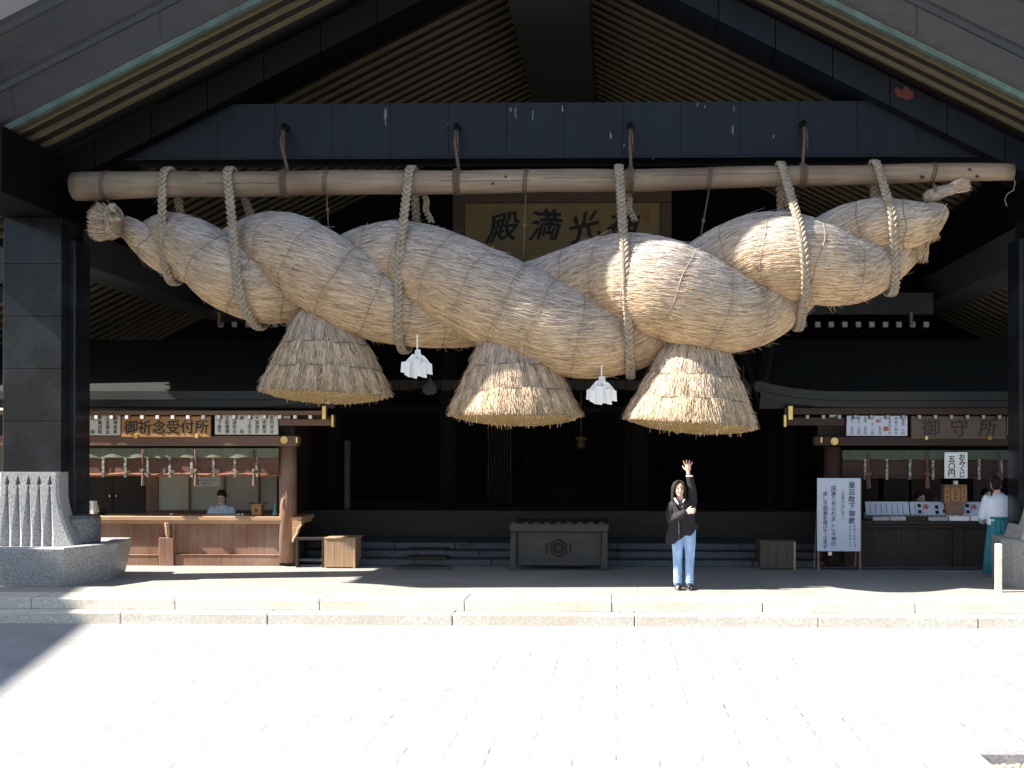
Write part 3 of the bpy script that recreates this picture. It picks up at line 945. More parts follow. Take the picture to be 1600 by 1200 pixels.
DY = np.interp(PXS, [150, 500, 800, 1050, 1250, 1470], [.30, .26, .33, -.06, -.06, .0])
def rope_frames(s):
    ph = PH + math.pi * s
    c = CW.copy()
    c[:, 2] += AMP * np.cos(ph)
    c[:, 1] -= AMP * np.sin(ph) * .80 - DY
    t = np.gradient(c, axis=0)
    t /= np.linalg.norm(t, axis=1)[:, None]
    up = np.array([0, 0, 1.0])
    u = up - t * (t @ up)[:, None]
    u /= np.linalg.norm(u, axis=1)[:, None]
    v = np.cross(t, u)
    ln = np.concatenate([[0], np.cumsum(np.linalg.norm(np.diff(c, axis=0), axis=1))])
    return c, t, u, v, ln
FR = [rope_frames(0), rope_frames(1)]
RADS = [RAD * (1 + .115 * np.sin(PH + math.pi * s) ) for s in (0, 1)]     # each strand swells where it lies in front

def lerp_rows(a, i):
    k = np.clip(i.astype(int), 0, len(a) - 2)
    f = np.clip(i - k, 0, 1)
    if a.ndim == 2: f = f[:, None]
    return a[k] * (1 - f) + a[k + 1] * f

def blades(surf, normal_at, P):
    """ribbons of straw: P = dict of arrays; surf(u, v, lift) -> points; three points along each"""
    n = len(P['u'])
    pts = [surf(P['u'] + P['du'] * q, P['v'] + P['dv'] * q, lift) for q, lift in ((0, P['l0']), (.5, P['l1']), (1, P['l2']))]
    d = pts[2] - pts[0]
    nr = normal_at(P['u'] + P['du'] * .5, P['v'] + P['dv'] * .5)
    w = np.cross(nr, d)
    w /= np.maximum(np.linalg.norm(w, axis=1), 1e-9)[:, None]
    tw = P['twist'][:, None]
    w = w * np.cos(tw) + nr * np.sin(tw)
    hw = P['w'][:, None]
    nv = np.cross(d, w); nv /= np.maximum(np.linalg.norm(nv, axis=1), 1e-9)[:, None]
    nv *= np.sign((nv * nr).sum(1))[:, None]
    up = nv * hw * .95
    V = np.stack([pts[0] - w * hw, pts[0] + up, pts[0] + w * hw, pts[1] - w * hw, pts[1] + up, pts[1] + w * hw,
                  pts[2] - w * hw * .4, pts[2] + up * .4, pts[2] + w * hw * .4], axis=1).reshape(-1, 3)
    base = np.arange(n)[:, None] * 9
    Fc = np.concatenate([base + np.array([q]) for q in ([0, 1, 4, 3], [1, 2, 5, 4], [3, 4, 7, 6], [4, 5, 8, 7])])
    T = np.repeat(np.stack([P['tint'], P['wx'], np.zeros(n), np.ones(n)], axis=1), 9, axis=0)
    return V, Fc, T

def join(parts):
    V, Fs, T, k = [], [], [], 0
    for v, f, t in parts:
        V.append(v); Fs.append(f + k); T.append(t); k += len(v)
    return np.concatenate(V), np.concatenate(Fs), np.concatenate(T)

SEAM = .56
def seg_of(L): return np.floor(L / SEAM).astype(int)

def strand(s, count):
    c, t, u, v, ln = FR[s]
    total = ln[-1]
    oc = FR[1 - s][0]
    segtilt = rng.normal(0, .05, 60)
    def radius(i, L):
        dist = np.abs((L / SEAM) % 1 - 0); dist = np.minimum(dist, 1 - dist) * SEAM
        return lerp_rows(RADS[s], i) * (1 - .036 * np.exp(-(dist / .05) ** 2) + .012 * np.sin(L * 2.1 + s))
    def idx(L): return np.interp(L, ln, np.arange(NX))
    def surf(L, th, lift):
        i = idx(L); r = radius(i, L) + lift
        C_, U_, V_ = lerp_rows(c, i), lerp_rows(u, i), lerp_rows(v, i)
        lump = 1 + .012 * np.sin(3 * th + L * 1.3 + s) + .008 * np.sin(7 * th - L * 2.2)
        return C_ + (U_ * np.cos(th)[:, None] + V_ * np.sin(th)[:, None]) * (r * lump)[:, None]
    def nrm(L, th):
        i = idx(L)
        return lerp_rows(u, i) * np.cos(th)[:, None] + lerp_rows(v, i) * np.sin(th)[:, None]
    parts = []
    # body
    na = 88
    Lg = np.linspace(0, total, 620); tg = np.linspace(0, 2 * math.pi, na, endpoint=False)
    LL, TT = np.meshgrid(Lg, tg, indexing='ij')
    V = surf(LL.ravel(), TT.ravel(), np.zeros(LL.size) - .004)
    nrmv = nrm(LL.ravel(), TT.ravel())
    a = (np.arange(len(Lg) - 1)[:, None] * na + np.arange(na)[None]).ravel()
    bq = (np.arange(len(Lg) - 1)[:, None] * na + (np.arange(na)[None] + 1) % na).ravel()
    Fb = np.stack([a, bq, bq + na, a + na], axis=1)
    wx = np.clip(.55 + .75 * nrmv[:, 2], 0, 1)
    parts.append((V, Fb, np.stack([np.full(len(V), .16), wx, np.zeros(len(V)), np.ones(len(V))], axis=1)))
    # stalks lying along the strand
    n = count
    L = rng.uniform(0, total - .05, n)
    r_here = lerp_rows(RADS[s], idx(L))
    th = rng.uniform(0, 2 * math.pi, n)
    nn = nrm(L, th)
    p = surf(L, th, np.zeros(n))
    other = lerp_rows(oc, idx(L))
    keep = (np.linalg.norm(p - other, axis=1) > lerp_rows(RADS[1 - s], idx(L)) * .93) & ((nn[:, 1] < .45) | (rng.random(n) < .25)) & (rng.random(n) < r_here / .78 + .12)
    L, th, nn, r_here = L[keep], th[keep], nn[keep], r_here[keep]
    n = len(L)
    length = rng.uniform(.10, .34, n)
    ang = -.16 + segtilt[np.clip(seg_of(L), 0, 59)] + rng.normal(0, .055, n)
    odd = rng.random(n) < .03
    ang[odd] += rng.normal(0, .5, odd.sum())
    front = np.where(nn[:, 1] < 0, 1, -1)
    P = dict(u=L, v=th, du=length * np.cos(ang), dv=length * np.sin(ang) / np.maximum(r_here, .1),
             l0=np.full(n, -.003), l1=rng.uniform(.002, .0075, n), l2=rng.uniform(-.003, .005, n),
             w=rng.uniform(.0018, .0040, n), twist=rng.normal(0, .3, n),
             tint=np.where(rng.random(n) < .11, rng.uniform(0, .2, n), np.clip(rng.normal(.58, .18, n), 0, 1)), wx=np.clip(.52 + .75 * nn[:, 2] + rng.normal(0, .22, n), 0, 1))  # some stalks coloured dark to stand for shadow between fibres
    P['du'] = np.minimum(P['du'], total - .01 - L)
    stray = rng.random(n) < .008
    P['l2'][stray] += rng.uniform(.02, .09, stray.sum()); P['l1'][stray] += .01
    P['tint'][stray] += .25
    parts.append(blades(surf, nrm, P))
    # binding cords at the seams
    mb = MB()
    for k in range(1, int(total / SEAM)):
        Ls = k * SEAM
        ths = np.linspace(0, 2 * math.pi, 57)
        wob = .012 * np.sin(ths * 5 + k)
        pts = surf(np.full(57, Ls) + wob, ths, np.full(57, .012))
        mb.tube([Vector(q) for q in pts], .011, 5, cap=False)
    vv = np.array(mb.v)
    ff = np.array([f for f in mb.f if len(f) == 4])
    parts.append((vv, ff, np.tile(np.array([[.14, .6, 0, 1]]), (len(vv), 1))))
    # stalks standing out under the belly and along the creases
    n = 520
    L = rng.uniform(.3, total - .3, n); th = rng.uniform(0, 2 * math.pi, n)
    p = surf(L, th, np.zeros(n)); oth = lerp_rows(oc, idx(L)); rr = lerp_rows(RADS[1 - s], idx(L))
    dd = np.linalg.norm(p - oth, axis=1)
    nn = nrm(L, th)
    keep = (dd > rr * .95) & ((nn[:, 2] < -.75) | (dd < rr * 1.12) | (rng.random(n) < .08))
    L, th, nn, rr = L[keep], th[keep], nn[keep], rr[keep]
    n = len(L)
    ln_ = rng.uniform(.05, .16, n); an = rng.uniform(-1.6, 1.6, n)
    P = dict(u=L, v=th, du=ln_ * np.cos(an) * .7, dv=ln_ * np.sin(an) / np.maximum(rr, .1) * .7, l0=np.zeros(n), l1=ln_ * .3, l2=ln_ * rng.uniform(.4, .9, n),
             w=rng.uniform(.002, .004, n), twist=rng.normal(0, .5, n), tint=rng.uniform(.5, 1, n), wx=np.clip(.3 + .6 * nn[:, 2], 0, 1))
    parts.append(blades(surf, nrm, P))
    return join(parts)

rope = thing('straw_rope', at(820, 560, YR), 'gigantic two-strand twisted rice-straw rope slung under the log pole', 'straw rope')
for s in (0, 1):
    V, Fq, T = strand(s, 94000)
    make('twisted_strand', V, Fq, M['straw'], rope, False, None, T)

def tuft(name, a, d, length, r0, r1, n, tintc, wxc, parent, spread=.5):
    """a brush of loose stalks from point a along d"""
    a = np.array(a[:]); d = np.array(Vector(d).normalized()[:])
    e1 = np.cross(d, [0, 1, 0]); e1 /= np.linalg.norm(e1); e2 = np.cross(d, e1)
    rad = np.sqrt(rng.random(n)); ph = rng.uniform(0, 2 * math.pi, n)
    off = (e1[None] * np.cos(ph)[:, None] + e2[None] * np.sin(ph)[:, None]) * rad[:, None]
    p0 = a + off * r0
    L = length * rng.uniform(.7, 1.05, n)
    p1 = a + d * (L * .5)[:, None] + off * (r0 + (r1 - r0) * .45) + rng.normal(0, .012, (n, 3))
    p2 = a + d * L[:, None] + off * r1 + rng.normal(0, .03 * spread, (n, 3))
    w = np.cross(p2 - p0, rng.normal(0, 1, (n, 3))); w /= np.linalg.norm(w, axis=1)[:, None]
    hw = rng.uniform(.003, .006, n)[:, None]
    V = np.stack([p0 - w * hw, p0 + w * hw, p1 - w * hw, p1 + w * hw, p2 - w * hw * .5, p2 + w * hw * .5], axis=1).reshape(-1, 3)
    base = np.arange(n)[:, None] * 6
    Fc = np.concatenate([base + np.array([[0, 1, 3, 2]]), base + np.array([[2, 3, 5, 4]])])
    T = np.repeat(np.stack([np.clip(rng.normal(tintc, .22, n), 0, 1), np.full(n, wxc), np.zeros(n), np.ones(n)], axis=1), 6, axis=0)
    return make(name, V, Fc, M['straw'], parent, False, None, T)

pl_, pr_ = at(184, 352, YR - .1), at(152, 347, YR - .1)
tuft('frayed_brush', pl_, (pr_ - pl_), .33, .17, .28, 3600, .42, .45, rope, .6)
b = MB()
for k in range(5):
    c = at(180 - 1.5 * k, 345 + k * .6, YR - .1)
    ring = []
    for j in range(25):
        a = 2 * math.pi * j / 24
        ring.append((c.x + .02 * math.sin(3 * a + k), c.y + .215 * math.cos(a), c.z + .23 * math.sin(a)))
    b.tube(ring, .026, 7, False)
kn = at(176, 330, YR - .33)
for k in range(7):
    b.ellipsoid(kn + Vector((random.uniform(-.09, .09), random.uniform(-.03, .03), random.uniform(-.14, .12))), (.075, .05, .04), Matrix.Rotation(random.uniform(-1, 1), 3, 'Y'), 8, 6)
b.build('binding_knot', M['braid'], rope, smooth=True)
# thin knotted end on the right: two tied plugs
e0, e1 = at(1452, 307, YR), at(1482, 296, YR)
tuft('thin_end_tuft', at(1484, 295, YR), at(1510, 285, YR) - at(1484, 295, YR), .28, .07, .12, 700, .6, .5, rope, .5)
b = MB()
for p0, p1, r in ((e0, e1, .10), (at(1482, 298, YR), at(1496, 291, YR), .085)):
    b.capsule([p0, p0.lerp(p1, .5), p1], [r, r * 1.05, r * .8], 12)
b.capsule([at(1452, 326, YR), at(1468, 325, YR)], [.10, .08], 10)
b.build('thin_end', M['braid'], rope, smooth=True)
tuft('ragged_end', at(1448, 345, YR - .05), Vector((.1, -.1, -1)), .30, .10, .15, 700, .5, .2, rope, .6)
tuft('ragged_end', at(1440, 372, YR - .05), Vector((-.3, -.1, -1)), .34, .12, .16, 700, .5, .1, rope, .6)

# ------------------------------------------------------------------ log pole
pole = MB()
pp = [(117, 291, 23.5), (130, 291, 24), (300, 288, 21.5), (520, 286, 20.5), (800, 283.5, 19.5), (1000, 281.5, 18.5), (1250, 275, 17), (1450, 270.5, 15.5), (1582, 268.5, 14)]
pts, rr = [], []
for px in np.linspace(117, 1582, 90):
    y = np.interp(px, [q[0] for q in pp], [q[1] for q in pp]); r = np.interp(px, [q[0] for q in pp], [q[2] for q in pp])
    pts.append(at(px, y + .7 * math.sin(px * .02), YR)); rr.append(.93 * r * MP * (1 + .012 * math.sin(px * .05) + .01 * math.sin(px * .013 + 1)))
pole.tube(pts, rr, 28)
po = pole.build('log_pole', M['log'], smooth=True)
tag(po, 'long peeled log pole hanging level under the blue-grey tie beam', 'log pole')
b = MB()
for px, y, s in ((1441, 277, .035), (1515, 265, .03), (1527, 276, .028), (1190, 291, .02), (790, 276, .022), (770, 287, .02)):
    p = at(px, y, YR - float(np.interp(px, [q[0] for q in pp], [q[2] for q in pp])) * MP * .93)
    b.ellipsoid(p, (s, .02, s * .7), None, 10, 6)
b.build('knot_hole', M['ink'], po, smooth=True)
def pole_c(px):
    y = float(np.interp(px, [q[0] for q in pp], [q[1] for q in pp])); r = float(np.interp(px, [q[0] for q in pp], [q[2] for q in pp])) * MP * .93
    return at(px, y, YR), r
# end-face and drying cracks are dark lines along the log
b = MB()
for px0, px1, dy in ((690, 830, 3), (850, 1000, 0), (1020, 1230, -2), (330, 450, 4)):
    c0, r0 = pole_c(px0); c1, r1 = pole_c(px1)
    k = 14
    b.tube([Vector((c0.x + (c1.x - c0.x) * i / k, YR - (r0 + (r1 - r0) * i / k) * .995, c0.z + (c1.z - c0.z) * i / k - dy * MP + .006 * math.sin(i))) for i in range(k + 1)], .0035, 5)
b.build('drying_crack', M['ink'], po)

# cords from the four hooks down round the pole
HL = ['thin cord tied from a beam hook to the log, above the second braided rope', 'thin cord from beam hook to log, just left of the framed tablet',
      'thin cord from beam hook to log, beside the braided rope over the tablet', 'thin cord from beam hook to log, nearest the thin knotted rope end']
for (hx, hy), lab in zip(HOOKS, HL):
    c, r = pole_c(hx)
    p = at(hx, hy, Yt)
    b = MB()
    b.tube([(p.x, Yt - .13, p.z - .06), (p.x - .01, Yt - .22, p.z - .3), (c.x + .01, YR + .05, c.z + r + .02)], .026, 8)
    b.tube([(p.x + .02, Yt - .13, p.z - .06), (p.x + .035, Yt - .22, p.z - .25), (p.x + .04, Yt - .2, p.z - .45)], .012, 6)
    for k in (-1, 0, 1):
        ring = [(c.x + .035 * k, YR + (r + .012) * math.cos(a), c.z + (r + .012) * math.sin(a)) for a in np.linspace(0, 2 * math.pi, 29)]
        b.tube(ring, .018, 6, False)
    tag(b.build('support_rope', M['cord'], smooth=True), lab, 'cord', 'cords holding the log pole')
# thin wires from the pole to the rope
WL = [(168, 180, 330, 'thin wire loop from the log end to the frayed brush'), (512, 513, 352, 'thin dark wire from log to rope between second and third braided ropes'),
      (822, 818, 404, 'thin dark wire from the log falling across the tablet'), (1108, 1090, 396, 'thin dark wire slanting from the log to the rope right of the tablet'),
      (1457, 1462, 300, 'thin wire from the log to the thin knotted rope end')]
for px0, px1, y1, lab in WL:
    c, r = pole_c(px0)
    e = at(px1, y1, YR - .12)
    b = MB()
    for k in (-1, 1):
        b.tube([(c.x + .02 * k + .02 * math.sin(a), YR + (r + .008) * math.cos(a), c.z + (r + .008) * math.sin(a)) for a in np.linspace(0, 2 * math.pi, 25)], .011, 5, False)
    st = Vector((c.x, YR - r * .3, c.z - r))
    b.tube([st, st.lerp(e, .35), st.lerp(e, .6), e], .011, 5)
    b.ellipsoid(st.lerp(e, .5), (.03, .025, .035), None, 8, 6)
    tag(b.build('hanging_wire', M['cord'], smooth=True), lab, 'wire', 'thin wires under the log pole')
b = MB()
b.tube([at(1580, 268, YR), at(1586, 285, YR - .05), at(1584, 297, YR - .02), at(1574, 303, YR), at(1570, 312, YR), at(1573, 322, YR)], .006, 5)
tag(b.build('loose_string', M['braid']), 'loose pale string curling from the right end of the log', 'string')

# ------------------------------------------------------------------ braided ropes looped over the pole and under the straw rope
def hull(P):
    P = sorted(set(P))
    def cr(o, a, b): return (a[0] - o[0]) * (b[1] - o[1]) - (a[1] - o[1]) * (b[0] - o[0])
    lo, up = [], []
    for p in P:
        while len(lo) >= 2 and cr(lo[-2], lo[-1], p) <= 0: lo.pop()
        lo.append(p)
    for p in P[::-1]:
        while len(up) >= 2 and cr(up[-2], up[-1], p) <= 0: up.pop()
        up.append(p)
    return lo[:-1] + up[:-1]

def braid_loop(pxt, pxb, lab, wid=.047, tail=True):
    c, r = pole_c(pxt)
    xb = at(pxb, 450, YR).x
    P = []
    for a in np.linspace(0, 2 * math.pi, 40, endpoint=False):
        P.append((round(YR + (r + .03) * math.cos(a), 4), round(c.z + (r + .03) * math.sin(a), 4)))
    ztop = c.z + r
    # strands cut where the loop crosses them
    for s in (0, 1):
        cc = FR[s][0]
        for it in range(2):
            i = int(np.argmin(np.abs(cc[:, 0] - (c.x + (xb - c.x) * .62))))
        for xq in (c.x + (xb - c.x) * .45, c.x + (xb - c.x) * .95):
            i = int(np.argmin(np.abs(cc[:, 0] - xq)))
            slope = abs(FR[s][1][i][0])
            for a in np.linspace(0, 2 * math.pi, 48, endpoint=False):
                P.append((round(cc[i, 1] + (RADS[s][i] + .035) * math.cos(a), 4), round(cc[i, 2] + (RADS[s][i] / max(slope, .8) + .03) * math.sin(a), 4)))
    H = hull(P)
    zb_ = min(q[1] for q in H)
    loop = [Vector((c.x + (xb - c.x) * (ztop - z) / (ztop - zb_), y, z)) for y, z in H]
    # even spacing
    seg = [0]
    for i in range(len(loop)): seg.append(seg[-1] + (loop[(i + 1) % len(loop)] - loop[i]).length)
    tot = seg[-1]; n = int(tot / .080)
    cen = Vector((sum(p.x for p in loop) / len(loop), sum(p.y for p in loop) / len(loop), sum(p.z for p in loop) / len(loop)))
    def pt(d):
        d %= tot
        i = max(0, min(len(loop) - 1, int(np.searchsorted(seg, d, 'right')) - 1))
        return loop[i].lerp(loop[(i + 1) % len(loop)], (d - seg[i]) / max(1e-9, seg[i + 1] - seg[i]))
    b = MB()
    for k in range(n):
        d = tot * k / n
        p = pt(d); t = (pt(d + .05) - pt(d - .05)).normalized()
        out = Vector((0, p.y - cen.y, p.z - cen.z)); out = (out - t * out.dot(t)).normalized()
        sd = t.cross(out).normalized()
        if t.z > 0 and out.y > 0: pass
        for q in (-1, 1):
            ax = (t * .84 - sd * q * .55).normalized()
            nn_ = out
            bi = ax.cross(nn_).normalized()
            rot = Matrix((ax, bi, nn_)).transposed()
            jj = random.uniform(.92, 1.08)
            b.ellipsoid(p + sd * q * wid * .52 + t * (.5 * q * .0) + out * .012, (.078 * jj, .030 * jj, .034), rot, 10, 7)
    o = b.build('braided_rope', M['braid'], smooth=True)
    tag(o, lab, 'rope', 'braided ropes tying the straw rope to the pole')
    if tail:
        # loose tail hanging behind the knot
        t0 = Vector((c.x + .12, YR + .28, c.z - .1))
        b = MB()
        for k in range(9):
            p = t0 + Vector((.02 * math.sin(k) + .012 * k, .02, -.052 * k))
            for q in (-1, 1):
                b.ellipsoid(p + Vector((q * .022, 0, 0)), (.045, .03, .025), Matrix.Rotation(q * .9, 3, 'Y'), 7, 5)
        b.build('rope_tail', M['braid'], o, smooth=True)
BR = [(265, 256, 'braided rope nearest the frayed brush end of the straw rope', False), (362, 397, 'second braided rope from the frayed brush end, left of the left tassel', False),
      (644, 624, 'braided rope looped above the left of the two white paper streamers', True), (967, 986, 'braided rope crossing the tablet, between the middle and right tassels', True),
      (1219, 1251, 'braided rope over the sunlit bulge, second from the thin right end', True), (1366, 1394, 'braided rope nearest the thin knotted right end', True)]
for a in BR: braid_loop(a[0], a[1], a[2], tail=a[3])

# ------------------------------------------------------------------ three straw tassels
def tassel(top, bot, rt, rb, lab, tiltx, dy=0.0):
    T0, B0 = at(*top, YR + dy), at(*bot, YR + dy)
    root = thing('straw_tassel', T0, lab, 'tassel', 'straw tassels under the great rope')
    ax = B0 - T0; Hh = ax.length; ax.normalize()
    e1 = Vector((1, 0, 0)); e1 = (e1 - ax * e1.dot(ax)).normalized(); e2 = ax.cross(e1)
    A = np.array(ax[:]); E1 = np.array(e1[:]); E2 = np.array(e2[:]); O = np.array(T0[:])
    def prof(q, tier):
        r = rt + (rb - rt) * (q ** .86)
        return r
    tiers = [(0.0, .44), (.40, .73), (.69, 1.0)]
    for ti, (q0, q1) in enumerate(tiers):
        step = .035 * ti
        def surf(q, th, lift, step=step):
            r = prof(q, 0) + step + lift + .018 * np.sin(4 * th + ti) + .012 * np.sin(9 * th + 2 * ti)
            h = q * Hh + tiltx * np.cos(th) * q
            return O + A[None] * h[:, None] + (E1[None] * np.cos(th)[:, None] + E2[None] * np.sin(th)[:, None]) * r[:, None]
        def nrm(q, th):
            return E1[None] * np.cos(th)[:, None] + E2[None] * np.sin(th)[:, None] - A[None] * .35
        parts = []
        nq, na = 14, 90
        Q, TH = np.meshgrid(np.linspace(q0, q1, nq), np.linspace(0, 2 * math.pi, na, endpoint=False), indexing='ij')
        V = surf(Q.ravel(), TH.ravel(), np.full(Q.size, -.03))
        a = (np.arange(nq - 1)[:, None] * na + np.arange(na)[None]).ravel()
        bq = (np.arange(nq - 1)[:, None] * na + (np.arange(na)[None] + 1) % na).ravel()
        parts.append((V, np.stack([a, bq, bq + na, a + na], axis=1), np.tile(np.array([[.1, .4, 0, 1]]), (len(V), 1))))
        n = [9000, 11000, 13000][ti]
        th = rng.uniform(0, 2 * math.pi, n)
        keep = (np.sin(th) * E2[1] < .25) | (rng.random(n) < .35)
        th = th[keep]; n = len(th)
        long = rng.random(n) < .55
        qs = np.where(long, q0 + rng.uniform(-.01, .08, n), rng.uniform(q0, q1 - .08, n))
        qe = np.minimum(np.where(long, rng.uniform(q0 + .12, q1 + .01, n), qs + rng.uniform(.08, .25, n)), q1 + rng.uniform(-.04, .008, n))
        qs = np.maximum(qs, 0)
        clump = .5 + .14 * np.sin(th * 23 + ti * 2) + .10 * np.sin(th * 57 + 1)
        P = dict(u=qs, v=th, du=qe - qs, dv=rng.normal(0, .035, n), l0=np.full(n, -.02), l1=rng.uniform(-.012, .014, n), l2=rng.uniform(-.012, .022, n),
                 w=rng.uniform(.003, .0065, n), twist=rng.normal(0, .5, n),
                 tint=np.clip(rng.normal(0, .24, n) + clump, 0, 1), wx=np.clip([.50, .28, .16][ti] + rng.normal(0, .2, n), 0, 1))
        stray = rng.random(n) < .02
        P['l2'][stray] += rng.uniform(.02, .07, stray.sum())
        parts.append(blades(surf, nrm, P))
        if ti < 2:
            mb = MB()
            ths = np.linspace(0, 2 * math.pi, 61)
            pts = surf(np.full(61, q1 - .035) + .006 * np.sin(ths * 7), ths, np.full(61, .012))
            mb.tube([Vector(p) for p in pts], .012, 5, False)
            parts.append((np.array(mb.v), np.array(mb.f), np.tile(np.array([[.03, .5, 0, 1]]), (len(mb.v), 1))))
        V, Fq, Tt = join(parts)
        make('straw_skirt', V, Fq, M['straw'], root, False, None, Tt)
    # cut ends seen from below
    b = MB()
    k0 = 0
    rings = []
    for rr_, dq in ((rb + .05, -.02), (rb * .98, .02), (rb * .8, .06), (rb * .5, .09), (rb * .2, .10)):
        ring = []
        for j in range(96):
            a = 2 * math.pi * j / 96
            r = rr_ * (1 + .012 * math.sin(9 * a + 2) + .01 * math.sin(23 * a)) + random.uniform(-.012, .012)
            h = Hh * (1 + dq) + tiltx * math.cos(a) * (rr_ / rb) + random.uniform(-.012, .012)
            ring.append(T0 + ax * h + (e1 * math.cos(a) + e2 * math.sin(a)) * r)
        rings.append(ring)
    b.loft(rings, False)
    b.f.append(tuple(len(b.v) - 96 + j for j in range(96)))
    b.build('cut_end', M['strawend'], root)
    # ragged stubs
    n = 5200
    rr_ = np.sqrt(rng.random(n)) * (rb + .035); a = rng.uniform(0, 2 * math.pi, n)
    dome = .10 * Hh * np.clip(1 - (rr_ / (rb + .03)) ** 2, 0, 1)
    base = O + A[None] * (Hh - .03 + dome[:, None][:, 0] + tiltx * np.cos(a) * rr_ / rb)[:, None] + (E1[None] * np.cos(a)[:, None] + E2[None] * np.sin(a)[:, None]) * rr_[:, None]
    ln_ = rng.uniform(.025, .045, n); lg = rng.random(n) < .008; ln_[lg] += rng.uniform(.03, .09, lg.sum())
    tip = base + A[None] * ln_[:, None] + rng.normal(0, .012, (n, 3))
    w = np.stack([np.cos(a * 3), np.sin(a * 3), np.zeros(n)], axis=1) * rng.uniform(.003, .007, n)[:, None]
    V = np.stack([base - w, base + w, tip + w * .7, tip - w * .7], axis=1).reshape(-1, 3)
    Fq = np.arange(n)[:, None] * 4 + np.array([[0, 1, 2, 3]])
    Tt = np.repeat(np.stack([rng.uniform(.2, .9, n), rng.uniform(0, .15, n), np.zeros(n), np.ones(n)], axis=1), 4, axis=0)
    make('cut_stubs', V, Fq, M['straw'], root, False, None, Tt)

tassel((507, 488), (509, 616), .40, .90, 'left straw tassel, wholly in shade, with an ochre cut underside', .05, .28)
tassel((797, 522), (805, 651), .41, .91, 'middle straw tassel, sunlit only along its lower fringe', .07, .12)
tassel((1086, 540), (1079, 663), .45, .91, 'right straw tassel, brightly sunlit down its front', .02, -.05)

# ------------------------------------------------------------------ folded paper streamers
def streamer(px, py0, py1, wpx, lab, Yp=YR - .3, dim=False):
    t = at(px, py0, Yp); bt = at(px, py1, Yp); h = t.z - bt.z; w = wpx * mpp(Yp)
    b = MB()
    b.tube([t + Vector((0, 0, .22)), t + Vector((0, 0, -.04))], .012, 6)
    kx, kz = w / 48, h / 47
    for k, q in enumerate((((-4, 0), (5, 0), (9, 20), (-7, 21)), ((-8, 7), (2, 8), (-5, 27), (-20, 20)), ((0, 6), (12, 10), (21, 21), (6, 25)),
              ((-24, 21), (-7, 17), (-3, 42), (-25, 37)), ((5, 17), (24, 24), (25, 41), (7, 38)), ((-10, 15), (7, 16), (10, 44), (-9, 41)),
              ((-3, 21), (4, 20), (1, 47), (-13, 44)), ((6, 22), (14, 20), (17, 46), (9, 44)), ((-17, 24), (-9, 22), (-10, 45), (-19, 41)))):
        yw = random.uniform(-.9, .9); tl = random.uniform(-.3, .5)
        mx_ = sum(u for u, v in q) / 4
        P = [(t.x + kx * u, Yp - .012 * k + kx * (u - mx_) * math.tan(yw) * .5 - kz * v * .15 * tl, t.z - kz * (v + random.uniform(-1, 1))) for u, v in q]
        b.prism(P, (.001, .003, 0))
    o = b.build('paper_streamer', M['paper_dim' if dim else 'paper'])
    tag(o, lab, 'paper streamer', 'white folded paper streamers')
streamer(652, 546, 592, 46, 'bright white folded paper streamer between the left and middle tassels')
streamer(940, 588, 634, 46, 'bright white folded paper streamer between the middle and right tassels')
streamer(672, 592, 618, 22, 'small dim paper streamer deep inside the hall, below the left bright one', 20.5, True)
streamer(1162, 590, 618, 22, 'small dim paper streamer deep inside, right of the right tassel', 20.5, True)

# ================================================================== INNER HALL
ih = thing('inner_hall', (CXR, 20.2, 0.3), 'dark inner shrine hall behind the stone steps, deep in shadow', 'hall')
b = MB()
for k in range(5):
    b.box(-13, 10, 20.22 - .0 * k + random.uniform(-.003, .003), 20.5, .66 + .1 * k, .66 + .1 * (k + 1) - .004)
b.box(-13, 10, 20.24, 24.9, .6, 1.155)
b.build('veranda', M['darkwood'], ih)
for px in (520, 700, 1000, 1235):
    b = MB(); c = at(px, 700, 20.9)
    b.tube([(c.x, 20.9, 1.15), (c.x, 20.9, 5.0)], .19, 18)
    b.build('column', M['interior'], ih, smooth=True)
b = MB(); b.pbox(500, 634, 1260, 645, 20.75, .3, .02); b.pbox(500, 588, 1260, 612, 20.8, .3, .02)
b.build('lintel', M['interior'], ih)
b = MB()
for k in range(220):
    px = 512 + 16.1 * k
    p0, p1 = at(px, 594, 20.7), at(px + 15, 606 + 4 * math.sin(k * .7) ** 2, 20.7)
    b.box(p0.x, p1.x, 20.7, 20.72, p1.z, p0.z)
b.build('hanging_valance', M['darkwood'], ih)
b = MB(); b.pbox(538, 688, 546, 800, 20.6, .1, .01); b.build('pale_post', M['greywood'], ih)
for px0, px1 in ((760, 800), (975, 1010), (1200, 1232)):
    b = MB(); ring = []
    n = 40
    pts = [at(px0 + (px1 - px0) * i / n, 700, 22.0 + .12 * math.sin(i * 1.3)) for i in range(n + 1)]
    v = [(p.x, p.y, 1.2) for p in pts] + [(p.x, p.y, 4.4) for p in pts]
    b.add(v, [(i, i + 1, n + 2 + i, n + 1 + i) for i in range(n)])
    b.build('curtain', M['darkwood_v'], ih, smooth=True)
for k in range(3):
    b = MB(); b.box(-2.9 + .4 * k, 1.6 - .4 * k, 23.2 + .3 * k, 24.6, 1.15 + .35 * k, 1.15 + .35 * (k + 1) - .002, .02)
    b.build('altar_tier', M['interior'], ih)
b = MB()
b.box(-13, 10, 24.7, 24.95, 1.15, 7.0)
b.build('back_wall', M['interior'], ih)
